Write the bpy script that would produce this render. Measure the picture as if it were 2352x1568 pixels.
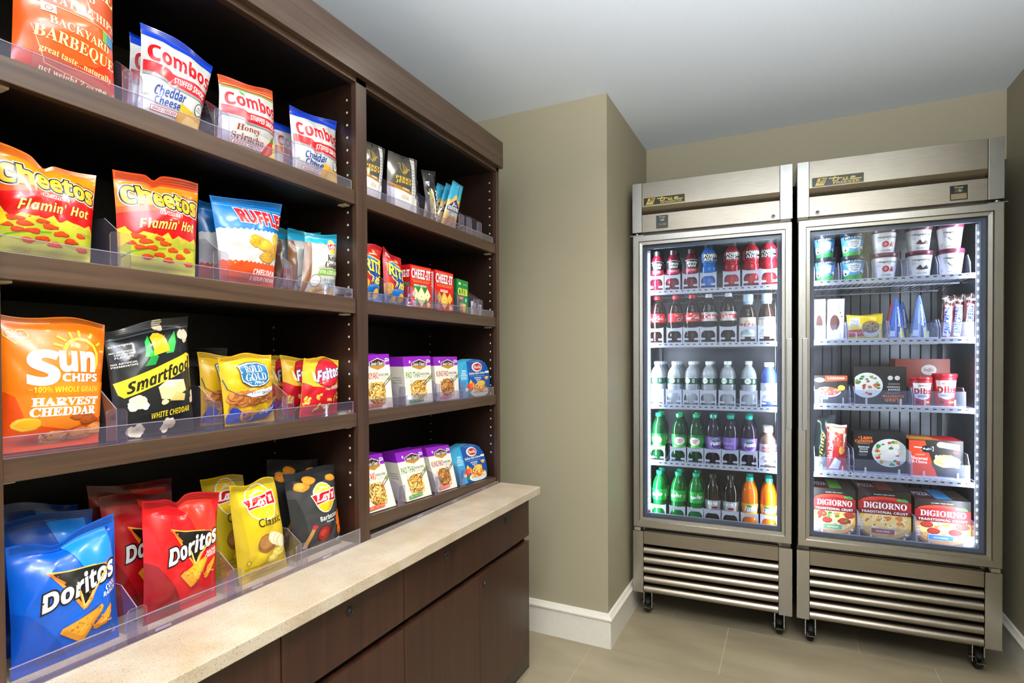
import bpy, bmesh, math, random, os
import numpy as np
from mathutils import Vector, Matrix
from mathutils.geometry import tessellate_polygon

for o in list(bpy.data.objects):
    bpy.data.objects.remove(o)
SC = bpy.context.scene
COL = SC.collection
PI = math.pi

# ------------------------------------------------------------ camera, view, light
CAMZ = 1.2
yaw, pit, rol = math.radians(-26.4915), math.radians(-0.69707), math.radians(-0.29384)
fwd = Vector((math.sin(yaw)*math.cos(pit), math.cos(yaw)*math.cos(pit), math.sin(pit)))
rgt = Vector((math.cos(yaw), -math.sin(yaw), 0))
upv = rgt.cross(fwd)
r2 = rgt*math.cos(rol) + upv*math.sin(rol)
u2 = -rgt*math.sin(rol) + upv*math.cos(rol)
cam = bpy.data.cameras.new('camera')
cam.sensor_width = 36.0
cam.sensor_fit = 'HORIZONTAL'
cam.lens = 36.0*1274.2/2352
cam.shift_y = (837.48-784)/2352
cam.clip_start = 0.02
cam_o = bpy.data.objects.new('camera', cam)
cam_o.matrix_world = Matrix(((r2.x, u2.x, -fwd.x, 0), (r2.y, u2.y, -fwd.y, 0), (r2.z, u2.z, -fwd.z, CAMZ), (0, 0, 0, 1)))
COL.objects.link(cam_o)
SC.camera = cam_o
SC.view_settings.view_transform = 'Standard'
SC.view_settings.look = 'None'
SC.view_settings.gamma = 1.0
SC.view_settings.use_curve_mapping = False
SC.view_settings.exposure = 0.08
SC.cycles.transparent_max_bounces = 32

W = bpy.data.worlds.new('world')
SC.world = W
W.use_nodes = True
W.node_tree.nodes['Background'].inputs[0].default_value = (0.86, 0.88, 0.95, 1)
W.node_tree.nodes['Background'].inputs[1].default_value = 1.25

def lamp(name, kind, loc, power, color=(1, 1, 1), rot=(0, 0, 0), **kw):
    l = bpy.data.lights.new(name, kind)
    l.energy = power
    l.color = color
    for k, v in kw.items():
        setattr(l, k, v)
    o = bpy.data.objects.new(name, l)
    o.location = loc
    o.rotation_euler = rot
    COL.objects.link(o)
    return o
WARM = (1.0, 0.90, 0.76)
CEIL = 2.284
# recessed ceiling downlights along the snack wall and in the aisle
for x, y, p in ((-0.42, 0.80, 4.6), (-0.42, 1.55, 4.2), (-0.40, 0.10, 4.2), (0.25, 1.45, 7.5), (0.25, 0.3, 6), (0.25, -0.9, 6), (-0.5, -0.8, 6)):
    lamp('downlight', 'AREA', (x, y, CEIL-0.012), p, WARM, (0, 0, 0), shape='DISK', size=0.16, spread=math.radians(140))
# added unseen spot, turned up and forward to brighten the ceiling
lamp('ceiling_fill', 'SPOT', (0.30, -0.30, 1.45), 740, (0.91, 0.955, 1.0), (math.radians(152), 0, math.radians(4)), spot_size=math.radians(120), spot_blend=1.0, shadow_soft_size=0.09)
# added unseen area light behind the camera, fills the room
lamp('rear_fill', 'AREA', (0.2, -2.6, 1.9), 12, (1.0, 0.97, 0.93), (math.radians(80), 0, 0), shape='RECTANGLE', size=2.6, size_y=1.2)
# ------------------------------------------------------------ materials
def lin(h):
    h = h.lstrip('#')
    if len(h) == 3:
        h = ''.join(c*2 for c in h)
    out = []
    for i in (0, 2, 4):
        c = int(h[i:i+2], 16)/255
        out.append(c/12.92 if c <= .04045 else ((c+.055)/1.055)**2.4)
    return tuple(out)+(1.0,)

MATS = {}
KIND = {  # roughness, specular, coat, metallic, bump strength, bump scale
    'film': (0.26, 0.45, 0.25, 0, 0.22, 11), 'card': (0.42, 0.45, 0.0, 0, 0.0, 0), 'gloss': (0.13, 0.5, 0.2, 0, 0, 0),
    'matte': (0.65, 0.3, 0, 0, 0, 0), 'paint': (0.55, 0.35, 0, 0, 0.02, 300), 'silver': (0.3, 0.5, 0.2, 0.55, 0.1, 30),
    'plastic': (0.3, 0.5, 0, 0, 0, 0), 'chrome': (0.16, 0.5, 0, 1, 0, 0), 'rubber': (0.6, 0.3, 0, 0, 0, 0)}
def M(col, kind='film'):
    key = (col, kind)
    if key in MATS:
        return MATS[key]
    m = bpy.data.materials.new(kind+'_'+col.strip('#'))
    m.use_nodes = True
    nt = m.node_tree
    b = nt.nodes['Principled BSDF']
    r, s, c, me, bs, sc = KIND[kind]
    b.inputs['Base Color'].default_value = lin(col)
    b.inputs['Roughness'].default_value = r
    b.inputs['Specular IOR Level'].default_value = s
    b.inputs['Coat Weight'].default_value = c
    b.inputs['Coat Roughness'].default_value = 0.12
    b.inputs['Metallic'].default_value = me
    if bs:
        tc = nt.nodes.new('ShaderNodeTexCoord')
        n = nt.nodes.new('ShaderNodeTexNoise')
        n.inputs['Scale'].default_value = sc
        n.inputs['Detail'].default_value = 2
        if kind == 'film':
            n.noise_type = 'RIDGED_MULTIFRACTAL'
            n.inputs['Distortion'].default_value = 0.8
        bp = nt.nodes.new('ShaderNodeBump')
        bp.inputs['Strength'].default_value = bs
        bp.inputs['Distance'].default_value = 0.01
        nt.links.new(tc.outputs['Object'], n.inputs['Vector'])
        nt.links.new(n.outputs['Fac'], bp.inputs['Height'])
        nt.links.new(bp.outputs['Normal'], b.inputs['Normal'])
    MATS[key] = m
    return m

def nodes(name):
    m = bpy.data.materials.new(name)
    m.use_nodes = True
    return m, m.node_tree, m.node_tree.nodes['Principled BSDF'], m.node_tree.links

def wood_mat(name, c0, c1, axis, rough=0.34, scale=1.0):
    m, nt, b, L = nodes(name)
    tc = nt.nodes.new('ShaderNodeTexCoord')
    mp = nt.nodes.new('ShaderNodeMapping')
    s = [70*scale]*3
    s[axis] = 2.2*scale
    mp.inputs['Scale'].default_value = s
    n = nt.nodes.new('ShaderNodeTexNoise')
    n.inputs['Scale'].default_value = 1.0
    n.inputs['Detail'].default_value = 6
    n.inputs['Distortion'].default_value = 0.6
    cr = nt.nodes.new('ShaderNodeValToRGB')
    cr.color_ramp.elements[0].position = 0.32
    cr.color_ramp.elements[0].color = lin(c0)
    cr.color_ramp.elements[1].position = 0.70
    cr.color_ramp.elements[1].color = lin(c1)
    L.new(tc.outputs['Object'], mp.inputs['Vector'])
    L.new(mp.outputs['Vector'], n.inputs['Vector'])
    L.new(n.outputs['Fac'], cr.inputs['Fac'])
    L.new(cr.outputs['Color'], b.inputs['Base Color'])
    b.inputs['Roughness'].default_value = rough
    b.inputs['Specular IOR Level'].default_value = 0.5
    bp = nt.nodes.new('ShaderNodeBump')
    bp.inputs['Strength'].default_value = 0.05
    bp.inputs['Distance'].default_value = 0.004
    L.new(n.outputs['Fac'], bp.inputs['Height'])
    L.new(bp.outputs['Normal'], b.inputs['Normal'])
    return m
WOOD_V = wood_mat('dark_wood_upright', '#38271d', '#4b3528', 2)
WOOD_H = wood_mat('dark_wood_board', '#3d2b20', '#54402f', 1)
WOOD_SHADE = wood_mat('dark_wood_shaded', '#0d0806', '#140c09', 2, 0.5)  # same wood as the fronts, shade inside the bays put into its colour
WOOD_SHADE_SIDE = wood_mat('dark_wood_shaded_side', '#1d100a', '#2b190f', 2, 0.4)  # same wood as the uprights, darkened in colour for shade on inner faces
WOOD_CAB = wood_mat('dark_wood_front', '#2a1710', '#46291c', 2, 0.3, 0.6)

def stone_mat():
    m, nt, b, L = nodes('speckled_quartz')
    tc = nt.nodes.new('ShaderNodeTexCoord')
    v = nt.nodes.new('ShaderNodeTexVoronoi')
    v.inputs['Scale'].default_value = 700
    n = nt.nodes.new('ShaderNodeTexNoise')
    n.inputs['Scale'].default_value = 14
    n.inputs['Detail'].default_value = 5
    n2 = nt.nodes.new('ShaderNodeTexNoise')
    n2.inputs['Scale'].default_value = 560
    n2.inputs['Detail'].default_value = 2
    cr = nt.nodes.new('ShaderNodeValToRGB')
    cr.color_ramp.elements[0].position = 0.33
    cr.color_ramp.elements[0].color = lin('#8f7d64')
    cr.color_ramp.elements[1].position = 0.44
    cr.color_ramp.elements[1].color = lin('#c3b8a6')
    e = cr.color_ramp.elements.new(0.37)
    e.color = lin('#b3a48c')
    mx = nt.nodes.new('ShaderNodeMixRGB')
    mx.blend_type = 'MULTIPLY'
    cr2 = nt.nodes.new('ShaderNodeValToRGB')
    cr2.color_ramp.elements[0].position = 0.3
    cr2.color_ramp.elements[0].color = lin('#e6dccb')
    cr2.color_ramp.elements[1].position = 0.7
    cr2.color_ramp.elements[1].color = (1, 1, 1, 1)
    mx.inputs[0].default_value = 1
    for t in (v, n, n2):
        L.new(tc.outputs['Object'], t.inputs['Vector'])
    L.new(n2.outputs['Fac'], cr.inputs['Fac'])
    L.new(n.outputs['Fac'], cr2.inputs['Fac'])
    L.new(cr.outputs['Color'], mx.inputs[1])
    L.new(cr2.outputs['Color'], mx.inputs[2])
    L.new(mx.outputs['Color'], b.inputs['Base Color'])
    b.inputs['Roughness'].default_value = 0.28
    return m
STONE = stone_mat()

def noise_mat(name, c0, c1, scale, rough, bump=0.0, detail=5, stretch=(1, 1, 1), metallic=0.0, lo=0.35, hi=0.65):
    m, nt, b, L = nodes(name)
    tc = nt.nodes.new('ShaderNodeTexCoord')
    mp = nt.nodes.new('ShaderNodeMapping')
    mp.inputs['Scale'].default_value = stretch
    n = nt.nodes.new('ShaderNodeTexNoise')
    n.inputs['Scale'].default_value = scale
    n.inputs['Detail'].default_value = detail
    cr = nt.nodes.new('ShaderNodeValToRGB')
    cr.color_ramp.elements[0].position = lo
    cr.color_ramp.elements[0].color = lin(c0)
    cr.color_ramp.elements[1].position = hi
    cr.color_ramp.elements[1].color = lin(c1)
    L.new(tc.outputs['Object'], mp.inputs['Vector'])
    L.new(mp.outputs['Vector'], n.inputs['Vector'])
    L.new(n.outputs['Fac'], cr.inputs['Fac'])
    L.new(cr.outputs['Color'], b.inputs['Base Color'])
    b.inputs['Roughness'].default_value = rough
    b.inputs['Metallic'].default_value = metallic
    if bump:
        bp = nt.nodes.new('ShaderNodeBump')
        bp.inputs['Strength'].default_value = bump
        bp.inputs['Distance'].default_value = 0.003
        L.new(n.outputs['Fac'], bp.inputs['Height'])
        L.new(bp.outputs['Normal'], b.inputs['Normal'])
    return m
WALL = noise_mat('khaki_wall_paint', '#9c947b', '#a0987f', 220, 0.6, 0.03)
CEILM = noise_mat('white_ceiling_paint', '#dce4ee', '#e0e8f2', 200, 0.8, 0.02)
TRIM = noise_mat('white_trim_paint', '#dcd8cc', '#e0dcd0', 60, 0.4)
TILE = noise_mat('taupe_floor_tile', '#8a7f68', '#9c9077', 2.2, 0.42, 0.03, 8, (1, 3, 1))
GROUT = noise_mat('pale_grout', '#b4a88c', '#bdb196', 90, 0.8)
STEEL = noise_mat('brushed_steel', '#8f8779', '#9c9486', 40, 0.30, 0.05, 4, (0.6, 30, 30), 1.0)
STEEL_V = noise_mat('satin_steel_frame', '#a5a39b', '#b1afa7', 40, 0.26, 0.02, 3, (30, 30, 0.6), 1.0)
LINER = noise_mat('aluminium_liner', '#5f6064', '#6c6d72', 6, 0.32, 0.10, 3, (1, 1, 2), 0.8)
BLACKM = M('#0c0c0d', 'matte')

def see_through(name, tint, diff, dcol, alpha_fresnel=1.45, rough=0.04, gloss=1.0, refl=1.0):
    """thin clear sheet: transparent + fresnel gloss + a little body colour"""
    m = bpy.data.materials.new(name)
    m.use_nodes = True
    nt = m.node_tree
    nt.nodes.remove(nt.nodes['Principled BSDF'])
    out = nt.nodes['Material Output']
    tr = nt.nodes.new('ShaderNodeBsdfTransparent')
    tr.inputs[0].default_value = lin(tint)
    df = nt.nodes.new('ShaderNodeBsdfDiffuse')
    df.inputs[0].default_value = lin(dcol)
    gl = nt.nodes.new('ShaderNodeBsdfGlossy')
    gl.inputs['Roughness'].default_value = rough
    gl.inputs[0].default_value = (gloss, gloss, gloss, 1)
    fr = nt.nodes.new('ShaderNodeFresnel')
    fr.inputs[0].default_value = alpha_fresnel
    m1 = nt.nodes.new('ShaderNodeMixShader')
    m1.inputs[0].default_value = diff
    m2 = nt.nodes.new('ShaderNodeMixShader')
    L = nt.links
    L.new(tr.outputs[0], m1.inputs[1])
    L.new(df.outputs[0], m1.inputs[2])
    mu = nt.nodes.new('ShaderNodeMath')
    mu.operation = 'MULTIPLY'
    mu.inputs[1].default_value = refl
    L.new(fr.outputs[0], mu.inputs[0])
    L.new(mu.outputs[0], m2.inputs[0])
    L.new(m1.outputs[0], m2.inputs[1])
    L.new(gl.outputs[0], m2.inputs[2])
    L.new(m2.outputs[0], out.inputs[0])
    return m
ACRYL = see_through('clear_acrylic', '#efedf4', 0.05, '#b9b2c6', 1.4, 0.03, 0.9, 0.22)
ACRYL_E = see_through('acrylic_edge', '#d8d0e2', 0.38, '#c9c0d4', 1.4, 0.1, 1.0, 0.4)
PANE = see_through('door_glass', '#f2f6f8', 0.0, '#ffffff', 1.30, 0.01)
TRAYC = see_through('clear_tray', '#eef0fa', 0.06, '#dfe4f6', 1.4, 0.04, 1.0, 0.3)
FROST = see_through('frosted_white_plastic', '#dfe3f4', 0.68, '#d3d7ea', 1.4, 0.2, 1.0, 0.5)

def emit(name, col, s):
    m = bpy.data.materials.new(name)
    m.use_nodes = True
    nt = m.node_tree
    e = nt.nodes.new('ShaderNodeEmission')
    e.inputs[0].default_value = lin(col)
    e.inputs[1].default_value = s
    nt.links.new(e.outputs[0], nt.nodes['Material Output'].inputs[0])
    return m

def liquid(name, col, opaque, body=None, rough=0.06):
    return see_through(name, col, opaque, body or col, 1.42, rough)

# ------------------------------------------------------------ mesh helpers
class MB:
    def __init__(s):
        s.v, s.f, s.m, s.mats, s.sm = [], [], [], [], []
    def mi(s, mat):
        if mat not in s.mats:
            s.mats.append(mat)
        return s.mats.index(mat)
    def add(s, vs, fs, mat, smooth=False):
        b = len(s.v)
        s.v.extend([tuple(v) for v in vs])
        k = s.mi(mat)
        for f in fs:
            s.f.append(tuple(i+b for i in f))
            s.m.append(k)
            s.sm.append(smooth)
        return s
    def box(s, x0, y0, z0, x1, y1, z1, mat):
        vs = [(x, y, z) for x in (x0, x1) for y in (y0, y1) for z in (z0, z1)]
        return s.add(vs, [(0, 1, 3, 2), (4, 6, 7, 5), (0, 4, 5, 1), (2, 3, 7, 6), (0, 2, 6, 4), (1, 5, 7, 3)], mat)
    def quad(s, a, b, c, d, mat):
        return s.add([a, b, c, d], [(0, 1, 2, 3)], mat)
    def lathe(s, prof, mat, n=24, cx=0, cy=0, z=0, caps=True):
        vs, fs = [], []
        for r, h in prof:
            for i in range(n):
                a = 2*PI*i/n
                vs.append((cx+r*math.cos(a), cy+r*math.sin(a), z+h))
        for j in range(len(prof)-1):
            for i in range(n):
                a, b = j*n+i, j*n+(i+1) % n
                fs.append((a, b, b+n, a+n))
        s.add(vs, fs, mat, True)
        if caps:
            for j in (0, len(prof)-1):
                if prof[j][0] > 1e-5:
                    ring = vs[j*n:(j+1)*n]
                    s.add(ring, [tuple(range(n)) if j else tuple(range(n))[::-1]], mat)
        return s
    def tube(s, pts, r, mat, n=8):
        pts = [Vector(p) for p in pts]
        vs, fs = [], []
        for i, p in enumerate(pts):
            d = (pts[min(i+1, len(pts)-1)]-pts[max(i-1, 0)]).normalized()
            a = Vector((0, 0, 1)) if abs(d.z) < .9 else Vector((1, 0, 0))
            x = d.cross(a).normalized()
            y = d.cross(x)
            for k in range(n):
                t = 2*PI*k/n
                vs.append(p+(x*math.cos(t)+y*math.sin(t))*r)
        for i in range(len(pts)-1):
            for k in range(n):
                a, b = i*n+k, i*n+(k+1) % n
                fs.append((a, b, b+n, a+n))
        fs.append(tuple(range(n)))
        fs.append(tuple(range(len(pts)*n-n, len(pts)*n))[::-1])
        return s.add(vs, fs, mat, True)
    def prism(s, poly, fn, t, mat, edge=None):
        """extrude a 2-D polygon; fn(x, y, w) gives the 3-D point for depth w"""
        n = len(poly)
        tri = tessellate_polygon([[Vector((x, y, 0)) for x, y in poly]])
        vs = [fn(x, y, 0) for x, y in poly]+[fn(x, y, t) for x, y in poly]
        s.add(vs, [tuple(q) for q in tri]+[tuple(i+n for i in q[::-1]) for q in tri], mat)
        return s.add(vs, [(i, (i+1) % n, (i+1) % n+n, i+n) for i in range(n)], edge or mat)
    def build(s, name, parent=None, org=(0, 0, 0), bevel=0.0, fix=True):
        me = bpy.data.meshes.new(name)
        o3 = np.array(org)
        me.from_pydata([tuple(np.array(v)-o3) for v in s.v], [], s.f)
        for mt in s.mats:
            me.materials.append(mt)
        me.polygons.foreach_set('material_index', s.m)
        me.polygons.foreach_set('use_smooth', s.sm)
        me.update()
        if fix:
            bm = bmesh.new()
            bm.from_mesh(me)
            bmesh.ops.remove_doubles(bm, verts=bm.verts, dist=1e-6)
            bmesh.ops.recalc_face_normals(bm, faces=bm.faces)
            bm.to_mesh(me)
            bm.free()
        o = bpy.data.objects.new(name, me)
        COL.objects.link(o)
        if parent:
            o.parent = parent
        else:
            o.location = org
        if bevel:
            md = o.modifiers.new('edge', 'BEVEL')
            md.width = bevel
            md.segments = 2
            md.limit_method = 'ANGLE'
        return o

def tag(o, label, cat, group=None):
    o['label'] = label
    o['category'] = cat
    if group:
        o['group'] = group
    return o
def thing(name, label, cat, loc=(0, 0, 0), rz=0.0, group=None):
    o = bpy.data.objects.new(name, None)
    o.empty_display_size = 0.05
    o.location = loc
    o.rotation_euler = (0, 0, rz)
    COL.objects.link(o)
    return tag(o, label, cat, group)
def struct(mb, name, **k):
    o = mb.build(name, **k)
    o['kind'] = 'structure'
    return o
def dup(root, loc, rz, label, group=None):
    r = root.copy()
    COL.objects.link(r)
    r.location = loc
    r.rotation_euler = (0, 0, rz)
    r['label'] = label
    if group:
        r['group'] = group
    for ch in list(root.children):
        c = ch.copy()
        COL.objects.link(c)
        c.parent = r
        for g in list(ch.children):
            d = g.copy()
            COL.objects.link(d)
            d.parent = c
    return r
ORD = ['first', 'second', 'third', 'fourth', 'fifth', 'sixth', 'seventh', 'eighth']

# ------------------------------------------------------------ printed artwork laid on curved packaging
FONTS = {}
def _load():
    base = os.path.join(bpy.utils.resource_path('LOCAL'), 'datafiles', 'fonts')
    try:
        FONTS['m'] = bpy.data.fonts.load(os.path.join(base, 'NotoSansMath-Regular.woff2'))
    except Exception:
        FONTS['m'] = None
_load()
ALPH = {'b': (0x1D5D4, 0x1D5EE, 0x1D7EC), 'i': (0x1D63C, 0x1D656, 0x1D7EC), 's': (0x1D400, 0x1D41A, 0x1D7CE),
        'S': (0x1D468, 0x1D482, 0x1D7CE), 'c': (0x1D4D0, 0x1D4EA, 0x1D7CE)}
def styled(t, st):
    if st not in ALPH or FONTS['m'] is None:
        return t
    U, Lo, D = ALPH[st]
    o = ''
    for c in t:
        if 'A' <= c <= 'Z':
            o += chr(U+ord(c)-65)
        elif 'a' <= c <= 'z':
            o += chr(Lo+ord(c)-97)
        elif '0' <= c <= '9':
            o += chr(D+ord(c)-48)
        else:
            o += c
    return o
GC = {}
def glyphs(t, st, off, res):
    key = (t, st, round(off, 4), res)
    if key in GC:
        return GC[key]
    cu = bpy.data.curves.new('lettering', 'FONT')
    cu.body = styled(t, st)
    if st in ALPH and FONTS['m']:
        cu.font = FONTS['m']
    cu.resolution_u = res
    cu.offset = off
    ob = bpy.data.objects.new('lettering', cu)
    me = bpy.data.meshes.new_from_object(ob)
    v = np.array([(p.co.x, p.co.y) for p in me.vertices]) if len(me.vertices) else np.zeros((0, 2))
    f = [tuple(p.vertices) for p in me.polygons]
    bpy.data.objects.remove(ob)
    bpy.data.curves.remove(cu)
    bpy.data.meshes.remove(me)
    GC[key] = (v, f)
    return GC[key]

def blob(cx, cy, rx, ry, seed, irr=0.22, n=14, rot=0.0):
    rd = random.Random(seed)
    a0 = rd.random()*6
    out = []
    for i in range(n):
        a = 2*PI*i/n
        k = 1-irr*rd.random()+irr*.4*math.sin(3*a+a0)
        x, y = rx*k*math.cos(a), ry*k*math.sin(a)
        out.append((cx+x*math.cos(rot)-y*math.sin(rot), cy+x*math.sin(rot)+y*math.cos(rot)))
    return out

def shapes(items, asp, res=3):
    """-> list of (colour, verts Nx2, faces) one per layer"""
    out = []
    for it in items:
        k, col = it[0], it[1]
        if k == 'r':
            x0, y0, x1, y1 = it[2:6]
            out.append((col, np.array([(x0, y0), (x1, y0), (x1, y1), (x0, y1)]), [(0, 1, 2, 3)]))
        elif k in 'peb':
            if k == 'p':
                pts = it[2]
            elif k == 'b':
                cx, cy, rx, ry, seed = it[2:7]
                pts = [(x, cy+(y-cy)) for x, y in blob(cx, cy, rx, ry, seed, *it[7:9])]
            else:
                cx, cy, rx, ry = it[2:6]
                rot = it[6] if len(it) > 6 else 0
                pts = []
                for i in range(24):
                    a = 2*PI*i/24
                    x, y = rx*math.cos(a), ry*asp*math.sin(a)
                    pts.append((cx+x*math.cos(rot)-y*math.sin(rot), cy+(x*math.sin(rot)+y*math.cos(rot))/asp))
            tri = tessellate_polygon([[Vector((x, y*asp, 0)) for x, y in pts]])
            out.append((col, np.array(pts), [tuple(t) for t in tri]))
        elif k == 'l':
            pts, w = [Vector((x, y*asp)) for x, y in it[2]], it[3]
            vs, fs = [], []
            for i in range(len(pts)-1):
                d = pts[i+1]-pts[i]
                if d.length < 1e-9:
                    continue
                d.normalize()
                nn = Vector((-d.y, d.x))*w/2
                e = d*w*0.25
                b = len(vs)
                vs += [pts[i]-nn-e, pts[i+1]-nn+e, pts[i+1]+nn+e, pts[i]+nn-e]
                fs.append((b, b+1, b+2, b+3))
            out.append((col, np.array([(p.x, p.y/asp) for p in vs]), fs))
        elif k == 't':
            txt, st, x0, y0, x1, y1 = it[2:8]
            op = it[8] if len(it) > 8 else {}
            v0, _ = glyphs(txt, st, 0, res)
            if not len(v0):
                continue
            mn, mx = v0.min(0), v0.max(0)
            for c2, off in list(op.get('out', []))+[(col, op.get('off', 0))]:
                v, f = glyphs(txt, st, off, res)
                if not len(v):
                    continue
                q = (v-mn)/(mx-mn)
                x = x0+q[:, 0]*(x1-x0)+op.get('it', 0)*(q[:, 1]-.5)*(x1-x0)
                y = y0+q[:, 1]*(y1-y0)*(1+op.get('grow', 0)*(q[:, 0]-.5))+op.get('sl', 0)*(q[:, 0]-.5)+op.get('arc', 0)*4*q[:, 0]*(1-q[:, 0])
                if op.get('flip'):
                    x, y = x0+x1-x, y0+y1-y
                if op.get('up'):   # text running upward: box is given as drawn on the pack
                    x = x1-q[:, 1]*(x1-x0)
                    y = y0+q[:, 0]*(y1-y0)
                out.append((c2, np.stack([x, y], 1), f))
    return out

def wrap(items, asp, nu, nv, clip=True, res=3):
    """cut the artwork along the grid lines of its surface -> verts (x, y, layer), faces, colours"""
    ls = shapes(items, asp, res)
    bm = bmesh.new()
    cols = []
    seen = []
    for c, v, f in ls:
        b = (v[:, 0].min(), v[:, 1].min(), v[:, 0].max(), v[:, 1].max())
        li = 0
        for o, k in seen:      # one step above whatever it is printed over
            if k >= li and b[0] < o[2] and b[2] > o[0] and b[1] < o[3] and b[3] > o[1]:
                li = k+1
        seen.append((b, li))
        if c not in cols:
            cols.append(c)
        k = cols.index(c)
        vs = [bm.verts.new((p[0], p[1], li)) for p in v]
        for t in f:
            if len(set(t)) < 3:
                continue
            try:
                fc = bm.faces.new([vs[i] for i in t])
                fc.material_index = k
            except ValueError:
                pass
    def cut(co, no, out=False, inn=False):
        bmesh.ops.bisect_plane(bm, geom=bm.verts[:]+bm.edges[:]+bm.faces[:], dist=1e-7, plane_co=co, plane_no=no, clear_outer=out, clear_inner=inn)
    if clip:
        cut((0.004, 0, 0), (1, 0, 0), inn=True)
        cut((0.996, 0, 0), (1, 0, 0), out=True)
        cut((0, 0.002, 0), (0, 1, 0), inn=True)
        cut((0, 0.998, 0), (0, 1, 0), out=True)
    for i in range(1, nu):
        cut((i/nu, 0, 0), (1, 0, 0))
    for j in range(1, nv):
        cut((0, j/nv, 0), (0, 1, 0))
    bmesh.ops.triangulate(bm, faces=[f for f in bm.faces if len(f.verts) > 4])
    bm.verts.index_update()
    bm.normal_update()
    flip = [f for f in bm.faces if f.normal.z < 0]
    if flip:
        bmesh.ops.reverse_faces(bm, faces=flip)
    V = np.array([v.co[:] for v in bm.verts]) if len(bm.verts) else np.zeros((0, 3))
    F = [tuple(v.index for v in f.verts) for f in bm.faces]
    K = [f.material_index for f in bm.faces]
    bm.free()
    return V, F, K, cols

def sample(G, x, y):
    nv, nu = G.shape[0]-1, G.shape[1]-1
    fx = np.clip(x, 0, 1)*nu
    fy = np.clip(y, 0, 1)*nv
    i = np.minimum(fx.astype(int), nu-1)
    j = np.minimum(fy.astype(int), nv-1)
    a, b = (fx-i)[:, None], (fy-j)[:, None]
    return (G[j, i]*(1-a)+G[j, i+1]*a)*(1-b)+(G[j+1, i]*(1-a)+G[j+1, i+1]*a)*b

def grid_normals(P):
    du = np.gradient(P, axis=1)
    dv = np.gradient(P, axis=0)
    n = np.cross(du, dv)
    return n/np.maximum(np.linalg.norm(n, axis=2, keepdims=True), 1e-12)

class Skin:
    """mesh built from surface grids with artwork on top, keeping smooth normals"""
    def __init__(s):
        s.v, s.n, s.f, s.m, s.mats = [], [], [], [], []
    def mi(s, mat):
        if mat not in s.mats:
            s.mats.append(mat)
        return s.mats.index(mat)
    def grid(s, P, mat, flip=False, N=None, rows=None):
        if N is None:
            N = grid_normals(P)
            if flip:
                N = -N
        nv, nu = P.shape[0]-1, P.shape[1]-1
        j0, j1 = rows or (0, nv)
        b = len(s.v)
        s.v.extend(map(tuple, P.reshape(-1, 3)))
        s.n.extend(map(tuple, N.reshape(-1, 3)))
        k = s.mi(mat)
        for j in range(j0, j1):
            for i in range(nu):
                a = b+j*(nu+1)+i
                q = (a, a+1, a+nu+2, a+nu+1)
                s.f.append(q[::-1] if flip else q)
                s.m.append(k)
        return N
    def art(s, P, N, W, kind, base=0.0004, step=0.00007, keep=None):
        V, F, K, cols = W
        if not len(V):
            return
        p = sample(P, V[:, 0], V[:, 1])
        n = sample(N, V[:, 0], V[:, 1])
        n /= np.maximum(np.linalg.norm(n, axis=1, keepdims=True), 1e-9)
        step = min(step, .003/max(1.0, V[:, 2].max()))
        p = p+n*(base+step*V[:, 2:3])
        b = len(s.v)
        s.v.extend(map(tuple, p))
        s.n.extend(map(tuple, n))
        ks = [s.mi(M(c, kind)) for c in cols]
        for f, k in zip(F, K):
            if keep and not keep(sum(V[i, 1] for i in f)/len(f)):
                continue
            s.f.append(tuple(i+b for i in f))
            s.m.append(ks[k])
    def build(s, name, org=(0, 0, 0), parent=None):
        used = sorted({i for f in s.f for i in f})
        mp = {o: k for k, o in enumerate(used)}
        v = np.array(s.v)[used]-np.array(org)
        n = np.array(s.n)[used]
        me = bpy.data.meshes.new(name)
        me.from_pydata([tuple(x) for x in v], [], [tuple(mp[i] for i in f) for f in s.f])
        for m in s.mats:
            me.materials.append(m)
        me.polygons.foreach_set('material_index', s.m)
        me.polygons.foreach_set('use_smooth', [True]*len(s.f))
        me.update()
        me.normals_split_custom_set_from_vertices([tuple(x) for x in n])
        o = bpy.data.objects.new(name, me)
        COL.objects.link(o)
        if parent:
            o.parent = parent
        else:
            o.location = org
        return o
# ------------------------------------------------------------ room
PILX, PILY = -0.668, 2.222
BKY = 2.935
RX = 0.795
mb = MB().box(-1.62, -3.0, -0.06, 1.4, 3.7, -0.0015, GROUT)
rowy = 2.615
for j in range(-14, 3):
    y0 = rowy+j*0.405
    off = -0.236-0.2447*(j+1)
    k0 = math.floor((-1.5-off)/0.74)
    for k in range(k0, k0+6):
        x0, x1 = max(off+k*.74+.0015, -1.6), min(off+(k+1)*.74-.0015, 1.38)
        if x1 > x0 and y0 > -2.99 and y0 < 3.6:
            mb.box(x0, y0+.0015, -0.004, x1, min(y0+.4035, 3.68), 0.0, TILE)
struct(mb, 'floor', fix=False)
struct(MB().box(-1.62, -3.0, CEIL, 1.4, 3.7, CEIL+.1, CEILM), 'ceiling')
struct(MB().box(-1.55, -3.0, 0, -1.405, PILY, CEIL, WALL), 'wall_left')
struct(MB().box(-1.55, PILY, 0, PILX, 3.6, CEIL, WALL), 'wall_pillar')
struct(MB().box(PILX, BKY, 2.0, RX, 3.6, CEIL, WALL), 'wall_bulkhead')
struct(MB().box(PILX, 3.5, 0, RX, 3.6, 2.0, WALL), 'wall_back')
struct(MB().box(RX, -1.2, 0, RX+.12, 3.6, CEIL, WALL), 'wall_right')
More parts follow.
